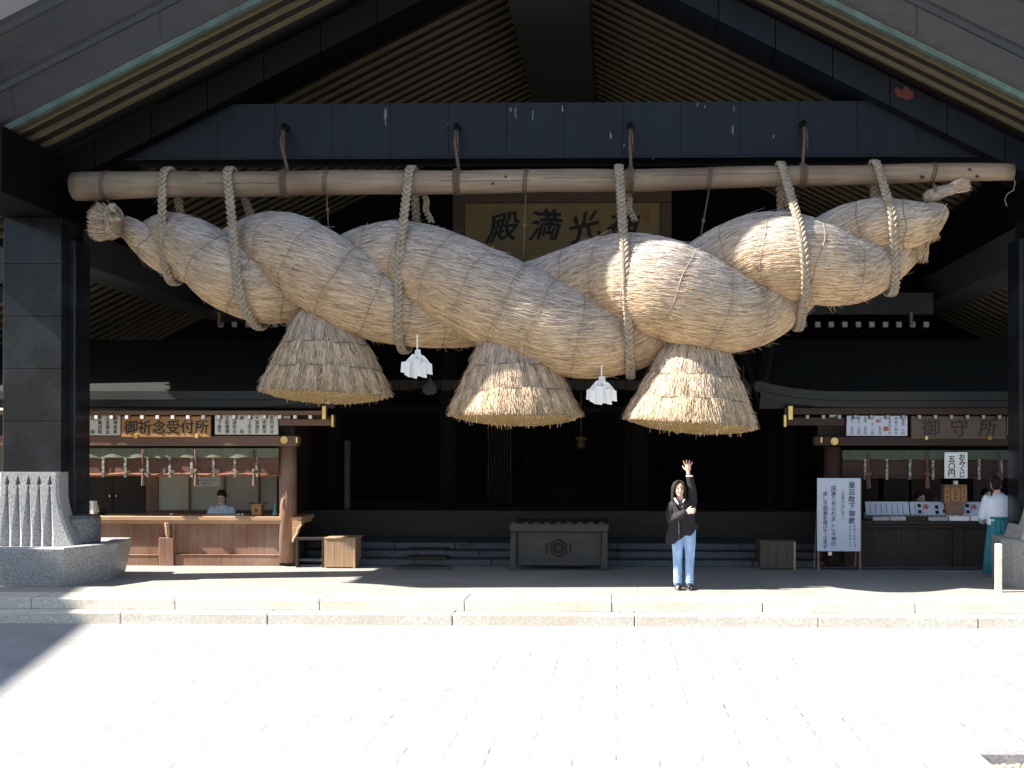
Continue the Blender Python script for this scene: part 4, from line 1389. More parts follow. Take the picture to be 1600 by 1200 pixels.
# its eave: rafters with white painted ends in a row under a green copper edge
xa, xb = at(335, 480, 20.8).x, at(1457, 470, 20.8).x
z0 = at(800, 492, 20.8).z
b = MB()
b.prism([(xa, 20.75, z0), (xb, 20.75, z0), (xb, 20.75, z0 + .42), (xa, 20.75, z0 + .42)], (0, .12, 0))
b.build('eave_fascia', M['copper_dark'], ih)
b = MB()
b.prism([(xa, 20.8, z0 + .05), (xa, 20.8, z0 + .44), (xa, 24.6, z0 + 1.75), (xa, 24.6, z0 + 1.3)], (xb - xa, 0, 0))
b.build('roof', M['interior'], ih)
k = 0
px = 345
while px < 1452:
    c = at(px, 507, 20.85)
    b = MB(); b.box(c.x - .06, c.x + .06, 20.86, 22.4, c.z - .062, c.z + .062, .006)
    rf = b.build('rafter', M['darkwood'], ih)
    b = MB(); b.box(c.x - .05, c.x + .05, 20.85, 20.858, c.z - .052, c.z + .052)
    b.build('rafter_end', M['whitedim'], rf)
    px += 21.2
for px in (1424, 342):
    b = MB(); b.pbox(px - 2.5, 488, px + 2.5, 508, 20.72, .05, .005); b.build('brass_cap', M['gold_dim'], ih)
b = MB()
c = at(908, 692, 22.3)
b.lathe(c, [(.02, .16), (.12, .12), (.13, .08), (.07, .05), (.09, -.08), (.07, -.1), (.02, -.14)], 14)
b.tube([c + Vector((0, 0, .15)), c + Vector((0, 0, 1.6))], .01, 5)
tag(b.build('hanging_lantern', M['gold_dim'], smooth=True), 'faint brass lantern hanging in the dark centre of the inner hall', 'lantern')
b = MB(); c = at(1000, 745, 22.2)
b.lathe(c, [(.02, .12), (.08, .1), (.1, 0), (.06, -.1), (.02, -.13)], 12)
b.tube([c + Vector((0, 0, .1)), c + Vector((0, 0, 2.4))], .008, 5)
tag(b.build('hanging_lantern', M['gold_dim'], smooth=True), 'faint small brass lantern in the dark, left of the waving woman', 'lantern')

# ------------------------------------------------------------------ offering box
Yo = 17.7
ob = thing('offering_box', at(873, 889, Yo), 'large grey-brown wooden offering box with a carved hexagonal crest', 'offering box')
b = MB(); b.pbox(808, 830, 940, 884, Yo + .08, 1.0, .01); b.build('box_panel', M['greywood'], ob)
b = MB(); b.pbox(796, 818, 951, 832, Yo - .02, 1.2, .02)
for k in range(9):
    b.pbox(800 + 17 * k, 816.5, 808 + 17 * k, 818.2, Yo + .0, 1.1)
b.build('box_rim', M['greywood'], ob)
for px in ((798, 806), (941, 949)):
    for dy in (0, 1.0):
        b = MB()
        a, e = at(px[0], 832, Yo), at(px[1], 889.5, Yo)
        b.hexa([(a.x - .02, Yo + dy, e.z), (e.x + .0, Yo + dy, e.z), (e.x, Yo + .13 + dy, e.z), (a.x - .02, Yo + .13 + dy, e.z),
                (a.x, Yo + dy, a.z), (e.x, Yo + dy, a.z), (e.x, Yo + .13 + dy, a.z), (a.x, Yo + .13 + dy, a.z)])
        b.build('leg', M['greywood'], ob)
b = MB()
c = at(873, 856, Yo + .075)
for rr_, w in ((.145, .018), (.08, .014)):
    n = 6 if rr_ > .1 else 18
    ring = [(c.x + rr_ * math.sin(2 * math.pi * i / n), Yo + .075, c.z + rr_ * math.cos(2 * math.pi * i / n)) for i in range(n + 1)]
    b.tube(ring, w, 5, False)
for i in range(6):
    a = 2 * math.pi * i / 6
    b.tube([(c.x + .03 * math.sin(a), Yo + .075, c.z + .03 * math.cos(a)), (c.x + .075 * math.sin(a), Yo + .075, c.z + .075 * math.cos(a))], .012, 5)
for s in (-1, 1):
    b.tube([(c.x + s * .2, Yo + .075, c.z - .09), (c.x + s * .2, Yo + .075, c.z + .09)], .012, 5)
b.build('carved_crest', M['darkwood'], ob)

# wooden treads and mat on the steps
def plank(px0, py0, px1, py1, Y, d, lab, m='greywood', name='step_board', grp='loose boards on the hall steps'):
    b = MB(); b.pbox(px0, py0, px1, py1, Y, d, .01)
    tag(b.build(name, M[m]), lab, 'board', grp)
plank(636, 857.5, 698, 863, 18.7, .3, 'upper of the two loose boards lying on the grey hall steps', 'darkwood')
plank(634, 869.5, 698, 875.5, 18.33, .3, 'lower of the two loose boards lying on the grey hall steps', 'darkwood')
plank(600, 849, 734, 852.5, 19.2, .5, 'long dark board along the top of the hall steps', 'darkwood')
c = at(658, 886, 17.75)
b = MB()
pts = []
for i in range(33):
    a = math.pi * (0.0 + i / 32)
    pts.append((c.x + .47 * math.cos(a) * (1.0), 17.72 + .42 * math.sin(a) ** .6))
b.prism([(x, y, .299) for x, y in pts], (0, 0, .055))
tag(b.build('shoe_mat', M['greywood']), 'low rounded wooden landing board on the floor left of the offering box', 'board')
b = MB(); b.pbox(718, 847.5, 733, 851, 18.9, .2, .004); tag(b.build('small_slab', M['greywood']), 'small pale slab on the top step left of the offering box', 'slab')

# ================================================================== SIDE PAVILIONS
YP = 18.2
def pavilion_roof(root, xa, xb, hip_side):
    zf = 3.02
    prof = []
    for i in range(9):
        t = i / 8
        prof.append((17.97 + 2.4 * t, zf + .30 + 1.15 * t ** 1.25))
    back = [(22.4, 3.4), (22.4, 3.1), (20.3, zf + 1.1)] + [(18.1 + .8 * i, zf + .03 + .36 * i) for i in (2, 1, 0)]
    b = MB()
    P = prof + back
    b.prism([(xa, y, z) for y, z in P], (xb - xa, 0, 0))
    rf = b.build('roof', M['copper_dark'], root)
    b = MB()
    # layered eave edge, lifting a little at the open corner
    for k, (z0, z1, y0) in enumerate(((zf + .17, zf + .315, 17.92), (zf + .05, zf + .165, 17.97))):
        n = 14
        fr, fb = [], []
        for i in range(n + 1):
            x = xa + (xb - xa) * i / n
            d = (x - xa) if hip_side < 0 else (xb - x)
            up = .16 * max(0, 1 - d / 1.3) ** 2
            fr.append((x, up))
        for i in range(n):
            (x0, u0), (x1, u1) = fr[i], fr[i + 1]
            b.hexa([(x0, y0, z0 + u0), (x1, y0, z0 + u1), (x1, y0 + .3, z0 + u1), (x0, y0 + .3, z0 + u0), (x0, y0, z1 + u0), (x1, y0, z1 + u1), (x1, y0 + .3, z1 + u1), (x0, y0 + .3, z1 + u0)])
    b.build('eave_edge', M['copper_dark'], rf)
    # hip ridge at the open side
    xh = xa if hip_side < 0 else xb
    b = MB()
    b.tube([(xh + hip_side * .02, 17.95, zf + .40), (xh - hip_side * .1, 18.4, zf + .52), (xh - hip_side * .3, 19.3, zf + .95), (xh - hip_side * .5, 20.3, zf + 1.55)], .10, 10)
    b.build('hip_ridge', M['copper_dark'], rf)
    return rf

def pavilion(side, label):
    left = side < 0
    root = thing('side_pavilion', at(320 if left else 1450, 887, YP), label, 'pavilion')
    wv, wh = (M['redwood_v'], M['redwood']) if left else (M['redwood_dim_v'], M['redwood_dim'])  # right pavilion takes the timber colours with shade mixed in
    xa, xb = (-13.0, at(521, 640, 18.0).x) if left else (at(1188, 640, 18.0).x, 9.5)
    pavilion_roof(root, xa, xb, 1 if left else -1)
    # eave boards with brass ends
    b = MB()
    if left: b.pbox(-20, 641, 505, 648.5, 17.99, .08, .008); b.pbox(436, 655, 520, 665, 18.0, .1, .008)
    else: b.pbox(1226, 637, 1690, 648, 17.99, .08, .008); b.pbox(1226, 652, 1320, 665, 18.0, .1, .008)
    b.build('eave_board', wh, root)
    for (p0, q0, p1, q1, y) in (((503, 634, 509, 655, 17.97), (517.5, 648, 521, 667, 17.98)) if left else ((1232, 634, 1239, 656, 17.97), (1225, 648, 1229, 667, 17.98))):
        b = MB(); b.pbox(p0, q0, p1, q1, y, .13, .006); b.build('brass_cap', M['gold'], root)
    # rafters with white painted ends
    px = 126.5 if left else 1261.5
    end = 500 if left else 1700
    while px < end:
        c = at(px, 651.5, 17.99)
        b = MB(); b.box(c.x - .036, c.x + .036, 17.985, 19.3, c.z - .034, c.z + .034)
        rf = b.build('rafter', M['redwood_v'] if left else M['darkwood'], root)
        b = MB(); b.box(c.x - .027, c.x + .027, 17.975, 17.983, c.z - .03, c.z + .03)
        b.build('rafter_end', M['white' if left else 'whitedim'], rf)
        px += 23.9 if left else 25.0
    # beams
    b = MB()
    if left: b.pbox(-80, 680, 464, 697, 18.07, .2, .012)
    else: b.pbox(1272, 682, 1720, 697, 18.07, .2, .012)
    b.build('lintel', wh, root)
    b = MB()
    if left: b.pbox(-80, 648, 460, 681, YP + .12, .12)
    else: b.pbox(1278, 648, 1720, 683, YP + .12, .12)
    b.build('frieze', M['darkwood'], root)
    # crest boss on the lintel
    c = at(447 if left else 1302, 687.5 if left else 689.5, YP - .05)
    b = MB()
    rr_ = .062
    b.tube([(c.x, 18.04, c.z), (c.x, 18.08, c.z)], rr_, 20)
    for i in range(5):
        a = 2 * math.pi * i / 5
        b.ellipsoid((c.x + .036 * math.sin(a), 18.036, c.z + .036 * math.cos(a)), (.014, .012, .014), None, 8, 5)
    b.build('crest_boss', M['gold'], root, smooth=False)
    b = MB(); b.pbox(462 if left else 1285, 683, 465 if left else 1282.5, 692, 18.06, .2, .004); b.build('brass_cap', M['gold'], root)
    # column
    b = MB()
    c = at(450 if left else 1301, 790, YP + .12)
    b.tube([(c.x, YP + .12, .36), (c.x, YP + .12, at(450, 696, YP).z)], .148, 24)
    b.build('column', wv, root, smooth=True)
    # stone sill
    b = MB()
    if left: b.pbox(-60, 885, 464, 889, YP - .10, 3.0, .01)
    else: b.pbox(1285, 886, 1720, 890, YP - .12, 3.0, .01)
    b.build('stone_sill', M['kerb'] if left else M['hallstep'], root)
    # counter
    b = MB()
    zt_, zb_ = at(300, 807, YP).z, at(300, 813.5, YP).z
    if not left: zt_, zb_ = at(1450, 814, YP).z, at(1450, 820, YP).z
    x0, x1 = (at(-60, 810, YP).x, at(471, 810, YP).x) if left else (at(1345, 815, YP).x, at(1720, 815, YP).x)
    b.box(x0, x1, YP - .0, YP + .78, zb_, zt_, .008)
    b.box(x0, x1 - (.03 if left else 0), YP + .03, YP + .7, zb_ - .055, zb_ - .002, .006)
    b.build('counter_top', M['palewood'] if left else M['darkwood'], root)
    # front boards, posts and rails
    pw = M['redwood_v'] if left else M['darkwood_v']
    b = MB()
    a0, a1 = (60, 440) if left else (1318, 1720)
    px = a0
    while px < a1:
        w = random.uniform(20, 27)
        b.pbox(px + .2, 817 if left else 823, min(px + w, a1) - .2, 887, YP + .095 + random.uniform(0, .004), .06)
        px += w
    b.build('counter_boards', pw, root)
    b = MB()
    if left:
        b.pbox(60, 866, 247, 887, YP + .06, .05, .006); b.pbox(274, 866, 437, 887, YP + .06, .05, .006)
        b.pbox(60, 866, 247, 868, YP + .05, .06, .003); b.pbox(272, 866, 437, 868, YP + .05, .06, .003)
    else:
        b.pbox(1320, 871, 1488, 888, YP + .06, .05, .006); b.pbox(1506, 871, 1720, 888, YP + .06, .05, .006)
    b.build('bottom_rail', pw, root)
    b = MB()
    if left: b.pbox(248, 840, 271, 887, YP + .03, .1, .008); b.pbox(268, 816, 273, 842, YP + .05, .06, .004)
    else: b.pbox(1490, 822, 1505, 888, YP + .03, .1, .008)
    b.build('counter_post', pw, root)
    # scrolled brackets under the counter lip
    for px, d in (((260, 0), (458, 1)) if left else ((1340, -1), (1497, 0))):
        b = MB()
        c = at(px, 814 if left else 821, YP)
        if d == 0:
            pts = [(c.x, YP + .02, c.z - .03), (c.x, YP + .03, c.z - .12), (c.x, YP + .06, c.z - .22), (c.x, YP + .08, c.z - .3)]
            b.tube(pts, [.05, .04, .045, .03], 8)
        else:
            poly = [(c.x, c.z), (c.x + d * .16, c.z), (c.x + d * .165, c.z - .06), (c.x + d * .11, c.z - .13), (c.x + d * .09, c.z - .21), (c.x + d * .03, c.z - .31), (c.x + d * .02, c.z - .36), (c.x, c.z - .36)]
            b.prism([(x, YP - .06, z) for x, z in poly], (0, .14, 0))
            b.tube([(x, YP - .06, z) for x, z in poly[2:7]], .022, 6)
        b.build('bracket', M['palewood'] if left else pw, root)
    # room behind the counter
    b = MB()
    if left:
        xl_, xr_ = -13.0, at(437, 780, 20.0).x + .25
    else:
        xl_, xr_ = at(1318, 780, 20.0).x - .25, 9.5
    b.box(xl_, xr_, 21.6, 21.7, .34, 3.0)
    b.box(xl_, xr_, 18.5, 21.6, .345, .72)
    b.box(xl_, xr_, 18.4, 21.6, 2.9, 2.98)
    xs_ = xr_ if left else xl_
    b.box(xs_ - .05, xs_ + .05, 19.2, 21.6, .34, 2.95)
    b.build('room_shell', M['darkwood'] if left else M['interior'], root)
    if left:
        Yd = 20.0
        for px0, px1 in ((228, 247), (294.5, 297.5), (349, 352.5), (403, 406.5), (436, 441)):
            b = MB(); b.pbox(px0, 700, px1, 803, Yd - .03, .1, .004); b.build('screen_post', M['redwood_v'], root)
        for px0, px1 in ((247, 294.5), (297.5, 349), (352.5, 403), (406.5, 436)):
            b = MB(); b.pbox(px0 - .5, 716, px1 + .5, 797, Yd, .03); b.build('paper_screen', M['screen'], root)
        b = MB(); b.pbox(228, 797, 441, 804, Yd - .05, .12, .004); b.build('screen_sill', M['redwood'], root)
        for px0, px1 in ((60, 178), (178, 228)):
            b = MB(); b.pbox(px0, 700, px1 - 1, 806, Yd + .1, .05, .004)
            dr = b.build('plank_door', M['darkwood_v'], root)
            b = MB(); c = at(px0 + 4 if px0 > 100 else px1 - 6, 775, Yd + .09)
            b.ellipsoid(c, (.02, .02, .03), None, 8, 6); b.build('handle', M['gold'], dr)
    else:
        Yd = 20.6
        for px0, px1 in ((1330, 1372), (1380, 1420), (1424, 1470), (1520, 1560)):
            b = MB(); b.pbox(px0, 740, px1, 812, Yd, .06, .01); b.build('back_shelf', M['darkwood_v'], root)
    return root
pl = pavilion(-1, 'sunlit left side pavilion of reddish timber with a prayer reception counter')
pr = pavilion(1, 'shaded right side pavilion of dark timber with a charm counter')

# ------------------------------------------------------------------ boards and paper notices under the pavilion eaves
def board(name, r, Y, m, lab, cat, texts=(), horiz=None, depth=.05, group=None, ink='ink', bold=.012, extra=None, brush=0):
    root = MB(); root.pbox(*r, Y, depth, .006)
    o = root.build(name, M[m]); tag(o, lab, cat, group)
    b = MB()
    for (t, px, y0, y1, s) in texts: column(b, t, px, y0, y1, s, Y - .003, bold=bold, brush=brush)
    for (t, x0, x1, y, s, bo, br) in (horiz or ()):
        for i, ch in enumerate(t):
            write(b, ch, x0 + (x1 - x0) * (i + .5) / len(t), y, s, Y - .003, bold=bo, brush=br)
    if b.f: b.build('lettering', M[ink], o)
    if extra: extra(o)
    return o

def hangers(pts, Y):
    def f(o):
        for px, py in pts:
            b = MB(); b.pbox(px - 2.4, py - 3, px + 2.4, py + 3.5, Y - .04, .06, .006); b.build('brass_hook', M['gold'], o)
    return f
YN = 18.035
board('signboard', (190, 650.5, 328.5, 683), YN, 'boxorange', 'orange-brown signboard with six brushed characters over the left counter', 'signboard',
      horiz=(('御祈念受付所', 193, 326, 667, 23, .022, .06),), extra=hangers(((212, 681), (307, 681)), YN))
board('paper_notice', (335.5, 648.5, 434, 679), YN + .02, 'board', 'wide cream notice with eight brushed columns, right of the orange-brown signboard', 'notice',
      texts=[(t, x, 649.5, 677.5, 7.2) for t, x in zip(['天下泰平', '五穀豊穣', '交通安全', '縁  結', '海上安全', '大漁満足', '商売繁栄', '家内安全'], [343, 355, 366.5, 378, 390, 401.5, 413, 425])])
board('paper_notice', (118, 649, 187.5, 680), YN + .02, 'board', 'cream notice with brushed columns beside the left pillar, left of the orange-brown signboard', 'notice',
      texts=[(t, x, 650, 678, 7.2) for t, x in zip(['厄  除', '学業成就', '心身健全', '御神楽奉'], [145, 156, 168, 180])])
def photo_bits(o):
    b = MB(); b.pbox(439, 650, 449, 654, YN + .0, .004); b.build('print', M['charm'], o)
board('paper_notice', (437, 649, 453.5, 664), YN + .02, 'board', 'small square cream notice above the column of the left pavilion', 'notice', extra=photo_bits)
# right
def red_dots(o):
    for px, py, s in ((1371, 658, 2.6), (1384, 670, 4.2)):
        b = MB(); c = at(px, py, YN - .004); r = s * mpp(YN)
        b.prism([(c.x + r * math.cos(t), YN - .006, c.z + r * math.sin(t)) for t in [k * 2 * math.pi / 14 for k in range(14)]], (0, .003, 0))
        b.build('red_dot', M['red'], o)
board('price_notice', (1323, 649.5, 1418, 681), YN, 'bluewhite', 'wide white price notice with small columns and red dots over the right counter', 'notice',
      texts=[(t, x, 651, 680, 5) for t, x in zip(['御守 五百円', '神札 八百円', '絵馬 五百円', '鈴 守 三百', '土鈴 五百円', '交通安全守', '縁結び御守', '御神酒 千円'], [1331, 1342, 1352, 1363, 1375, 1390, 1400, 1411])], extra=red_dots, bold=.0)
board('signboard', (1424, 650, 1572, 686), YN, 'sign_dim', 'dark brown signboard with three large brushed characters over the right counter', 'signboard',
      horiz=(('御守所', 1432, 1566, 668, 29, .02, .06),), extra=hangers(((1448, 684), (1547, 684)), YN))
board('paper_notice', (1575, 650, 1592, 681), YN, 'bluewhite', 'narrow white notice at the far right of the right pavilion eave', 'notice', texts=[('御祈祷', 1583, 652, 680, 7)])
board('paper_notice', (1296, 648, 1314, 665), YN + .02, 'board', 'small dim square notice above the column of the right pavilion', 'notice', texts=[('御札', 1305, 650, 664, 6)])

# ------------------------------------------------------------------ rolled reed blinds
def blind(px0, px1, y0, y1, y2, straps, cords, lab, dim):
    Y = 18.12
    root = thing('reed_blind', at((px0 + px1) / 2, y2, Y), lab, 'blind')
    b = MB(); n = 90
    v, f = [], []
    for i in range(n + 1):
        px = px0 + (px1 - px0) * i / n
        sag = 1.2 * abs(math.sin(i * .21)) + .8 * math.sin(i * .9) * .5
        p, q = at(px, y0, Y), at(px, y1 + sag, Y)
        yy = Y - .02 - .012 * math.sin(i * .55)
        v += [(p.x, Y, p.z), (q.x, yy, q.z)]
    for i in range(n): f.append((2 * i, 2 * i + 1, 2 * i + 3, 2 * i + 2))
    b.add(v, f); b.build('woven_valance', M['blindgreen_dim' if dim else 'blindgreen'], root, smooth=True)
    b = MB()
    v, f = [], []
    for i in range(n + 1):
        px = px0 + (px1 - px0) * i / n
        p, q = at(px, y1 - 1, Y + .03), at(px, y2 - 3 + .8 * math.sin(i * .24), Y + .03)
        v += [(p.x, Y + .03, p.z), (q.x, Y + .02 + .01 * math.sin(i * .24), q.z)]
    for i in range(n): f.append((2 * i, 2 * i + 1, 2 * i + 3, 2 * i + 2))
    b.add(v, f); b.build('reed_sheet', M['blindbrown_dim' if dim else 'blindbrown'], root)
    b = MB()
    b.tube([at(px0 + (px1 - px0) * i / 30, y2 - 1.5 + .8 * math.sin(i * .72), Y + .02) for i in range(31)], .028, 10)
    b.build('rolled_hem', M['blindbrown_dim' if dim else 'orange'], root, smooth=True)
    for px in straps:
        b = MB(); b.pbox(px - 1.9, y1, px + 1.9, y2 + 2.5, Y - .012, .01); b.build('strap', M['strap'], root)
    for px in cords:
        b = MB(); a, e = at(px, y0 + 2, Y - .05), at(px + 1, y2 - 7, Y - .05)
        b.tube([a + Vector((-.01, 0, 0)), e], .011, 6); b.tube([a + Vector((.012, 0, 0)), e + Vector((.012, 0, 0))], .009, 6)
        cd = b.build('cord', M['tasselred'], root, smooth=True)
        b = MB()
        b.ellipsoid(e, (.045, .03, .04), None, 8, 6)
        b.ellipsoid(e + Vector((.03, 0, -.01)), (.03, .02, .03), None, 8, 6)
        t0 = e + Vector((0, 0, -.06))
        b.tube([e, t0, t0 + Vector((0, 0, -.05)), t0 + Vector((.005, 0, -.19))], [.014, .022, .03, .042], 10)
        b.build('tassel', M['cord'] if not dim else M['tasselred'], cd)
    return root
blind(128, 435.5, 700.5, 714.5, 743, [161, 195.5, 230, 265, 299, 333, 367, 401], [223, 305.5, 396.5], 'rolled russet reed blind with green valance over the left sunlit counter', False)
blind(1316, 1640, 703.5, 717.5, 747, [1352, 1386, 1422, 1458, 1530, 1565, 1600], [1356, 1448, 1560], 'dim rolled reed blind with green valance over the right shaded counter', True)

# ------------------------------------------------------------------ things on the left counter
ZC = at(300, 807, YP).z
def on_counter(px, py_bottom=804, Y=None): pass
b = MB()
Yq = YP + .1
a, e = at(133, 783, Yq), at(146, 806.5, Yq)
b.box(a.x, e.x, Yq, Yq + .14, ZC, a.z, .004)
o = b.build('white_box', M['white']); tag(o, 'small upright white box on the left counter beside the pillar', 'box')
b = MB(); column(b, '御神籤', 139, 786, 804, 6, Yq - .003, bold=0); b.build('lettering', M['palewood'], o)
st = thing('offering_stand', (at(403, 800, YP + .4).x, YP + .4, ZC), 'small orange cypress offering stand with a round hole, on the left counter', 'stand')
cx_ = at(403, 800, YP + .4).x
b = MB()
zt2 = at(403, 788, YP + .4).z
b.box(cx_ - .085, cx_ + .085, YP + .31, YP + .49, ZC, zt2, .006); b.build('pedestal', M['boxorange'], st)
b = MB()
b.box(cx_ - .14, cx_ + .14, YP + .26, YP + .54, zt2, zt2 + .012, .003)
for s in (-1, 1):
    b.prism([(cx_ + s * .135, YP + .26, zt2 + .01), (cx_ + s * .15, YP + .26, zt2 + .035), (cx_ + s * .142, YP + .26, zt2 + .036), (cx_ + s * .126, YP + .26, zt2 + .012)], (0, .28, 0))
b.build('tray', M['boxorange'], st)
b = MB(); cz = (ZC + zt2) / 2
b.prism([(cx_ + .026 * math.cos(t), YP + .306, cz + .026 * math.sin(t)) for t in [k * 2 * math.pi / 16 for k in range(16)]], (0, .003, 0)); b.build('round_hole', M['ink'], st)
b = MB()
cx_ = at(430, 800, YP + .35).x
b.lathe((cx_, YP + .35, ZC), [(.045, .0), (.052, .01), (.045, .04), (.022, .10), (.015, .16), (.014, .23), (.018, .235), (.010, .236)], 18)
tag(b.build('sake_bottle', M['teal'], smooth=True), 'slim teal bottle standing on the left counter by the column', 'bottle')
b = MB()
a = at(347, 804, YP + .35)
for k in range(3):
    b.box(a.x - .3 + .2 * k, a.x - .12 + .2 * k, YP + .2, YP + .46, ZC + .001, ZC + .006 + .003 * k)
tag(b.build('loose_papers', M['paper']), 'loose white papers in front of the seated clerk', 'papers')
for px, lab, r in ((268, 'small white dish on the left counter, left of the clerk', .028), (373, 'left of the two small dishes right of the clerk', .02), (379, 'right of the two small dishes beside the clerk', .024)):
    b = MB(); c = at(px, 804, YP + .3)
    b.lathe((c.x, YP + .3, ZC), [(r * .7, 0), (r, .02), (r * .95, .034), (r * .3, .03)], 14)
    tag(b.build('small_dish', M['white'], smooth=True), lab, 'dish')
for px, h, lab, m_ in ((160, .12, 'dark squat jar behind the white box on the left counter', 'darkwood'), (152, .17, 'yellowish jar half hidden by the white box on the left counter', 'gold')):
    b = MB(); c = at(px, 804, YP + .45)
    b.lathe((c.x, YP + .45, ZC), [(.05, 0), (.065, .03), (.06, h * .7), (.035, h * .85), (.04, h)], 16)
    tag(b.build('jar', M[m_], smooth=True), lab, 'jar')
b = MB(); b.pbox(303, 741, 344, 760, 19.97, .006)
o = b.build('wall_notice', M['paper']); tag(o, 'white paper notice pinned on the cream screens behind the clerk', 'notice')
b = MB()
for k, t in enumerate(['受付のご案内', '初穂料をお納めください', '御祈念受付']):
    for i, ch in enumerate(t): write(b, ch, 323.5 + (i - len(t) / 2 + .5) * (3.6 - .2 * k), 745.5 + 5 * k, 3.4, 19.966, bold=0)
b.build('lettering', M['ink'], o)

# ------------------------------------------------------------------ crate and open shelf box right of the left counter
Yc = 17.95
cr = thing('timber_crate', at(530, 888, Yc), 'plain pale timber crate standing right of the left counter', 'crate')
b = MB()
for k in range(3): b.pbox(507.5 + 15.2 * k, 842.5, 522.3 + 15.2 * k, 886, Yc, .03, .003)
b.pbox(507, 842, 553, 887, Yc + .032, .5)
b.build('body', M['crate'], cr)
b = MB(); b.pbox(552.5, 841.5, 555, 888.5, Yc - .01, .06, .004); b.build('edge_strip', M['palewood'], cr)
b = MB(); b.pbox(506, 840, 556, 842.5, Yc - .01, .56, .004); b.build('lid', M['crate'], cr)
sh = thing('open_stand', at(485, 888, Yc + .1), 'low dark open-fronted wooden stand between the left counter and the pale crate', 'stand')
b = MB(); b.pbox(462, 840, 507, 844.5, Yc + .1, .5, .005); b.build('top_board', M['darkwood'], sh)
for px in ((462, 466), (503, 507)):
    b = MB(); b.pbox(px[0], 844.5, px[1], 888, Yc + .1, .5, .005); b.build('side_board', M['darkwood_v'], sh)
for py in (873, 882.5):
    b = MB(); b.pbox(466, py, 503, py + 4, Yc + .16, .4, .004); b.build('shelf', M['hallstep'], sh)

# ------------------------------------------------------------------ crate on the right
Yc = 18.0
cr = thing('timber_crate', at(1215, 889, Yc), 'dim timber crate standing left of the white poem board', 'crate')
b = MB()
for k in range(4): b.pbox(1188 + 13.6 * k, 846, 1201.3 + 13.6 * k, 888, Yc, .03, .003)
b.pbox(1188, 846, 1242, 889, Yc + .032, .5)
b.build('body', M['crate_dim'], cr)
b = MB(); b.pbox(1186.5, 844.5, 1243.5, 847, Yc - .012, .56, .004); b.build('lid', M['crate_dim'], cr)
b = MB(); b.pbox(1240, 847, 1243.5, 890.5, Yc - .02, .06, .004); b.build('edge_strip', M['crate'], cr)

# ------------------------------------------------------------------ poem board on two legs
Yb = 17.75
pb = thing('poem_board', at(1311, 891, Yb), 'tall white standing board with vertical brushed poem, before the right counter', 'notice board')
a, e = at(1277, 747, Yb), at(1344.5, 861.5, Yb)
b = MB(); b.box(a.x, e.x, Yb, Yb + .025, e.z, a.z, .004); b.build('white_panel', M['bluewhite'], pb)
for px in (1279.5, 1344.8):
    b = MB(); c = at(px, 800, Yb)
    b.box(c.x - .018, c.x + .018, Yb + .027, Yb + .06, .299, a.z - .02, .003); b.build('leg', M['redwood_v'], pb)
for px in (1279.5, 1344.8):
    b = MB(); c = at(px, 800, Yb)
    b.tube([(c.x, Yb + .06, a.z - .2), (c.x, Yb + .42, .31)], .014, 6); b.build('back_strut', M['redwood_v'], pb)
b = MB()
Yw = Yb - .003
column(b, '皇后陛下御歌', 1331, 752, 819, 10.6, Yw, bold=.02, brush=.05)
column(b, '平成十五年十月', 1335, 820, 855, 4.6, Yw, bold=.0)
column(b, '大社に参拝して', 1328.5, 820, 855, 4.4, Yw, bold=.0)
column(b, '（出雲大社にて）', 1317, 762, 813, 6.2, Yw, bold=.0)
column(b, '国譲り祀られましし大神の', 1302.5, 759, 854, 8.0, Yw, bold=.012, brush=.06)
column(b, '奇しき御業を偲びて止まず', 1289.5, 768, 858, 7.6, Yw, bold=.012, brush=.06)
b.build('lettering', M['ink'], pb)
b = MB(); c = at(1297, 865, Yb); b.box(c.x - .03, c.x + .03, Yb + .0, Yb + .02, c.z - .03, c.z + .03); b.build('paper_tag', M['paper'], pb)

# ------------------------------------------------------------------ right counter goods
ZR = at(1450, 814, YP).z
labs = ['flat charm tray at the left end of the right counter', 'second charm tray from the left end, pale with a brown rim', 'dark charm tray near the middle of the right counter',
        'pale charm tray just right of the dark one', 'thin white tray right of the omikuji slip box', 'white tray at the right, in front of the visitor']
for k, ((px0, px1, py), lab) in enumerate(zip(((1364, 1390, 806), (1391, 1416, 806), (1417, 1449, 803.5), (1451, 1482, 805), (1484, 1515, 807), (1517, 1545, 808)), labs)):
    Yq = YP + .03
    tr = thing('charm_tray', (at((px0 + px1) / 2, 812, Yq).x, Yq, ZR), lab, 'tray', 'trays along the right counter')
    x0, x1 = at(px0, 812, Yq).x, at(px1, 812, Yq).x
    hgt = .06 + .012 * (k % 3)
    b = MB()
    b.box(x0, x1, Yq, Yq + .36, ZR, ZR + hgt, .006); b.build('tray_box', M['darkwood' if k == 2 else ('paper' if k in (4, 5) else 'whitedim')], tr)
    b = MB()
    nx = 5
    for i in range(nx):
        for j in range(3):
            w = (x1 - x0) / nx
            b.box(x0 + w * i + .008, x0 + w * (i + 1) - .008, Yq + .02 + .11 * j, Yq + .11 + .11 * j, ZR + hgt, ZR + hgt + .008 + .004 * ((i + j) % 2))
    b.build('charms', M['charm'] if k not in (4, 5) else M['paper'], tr)
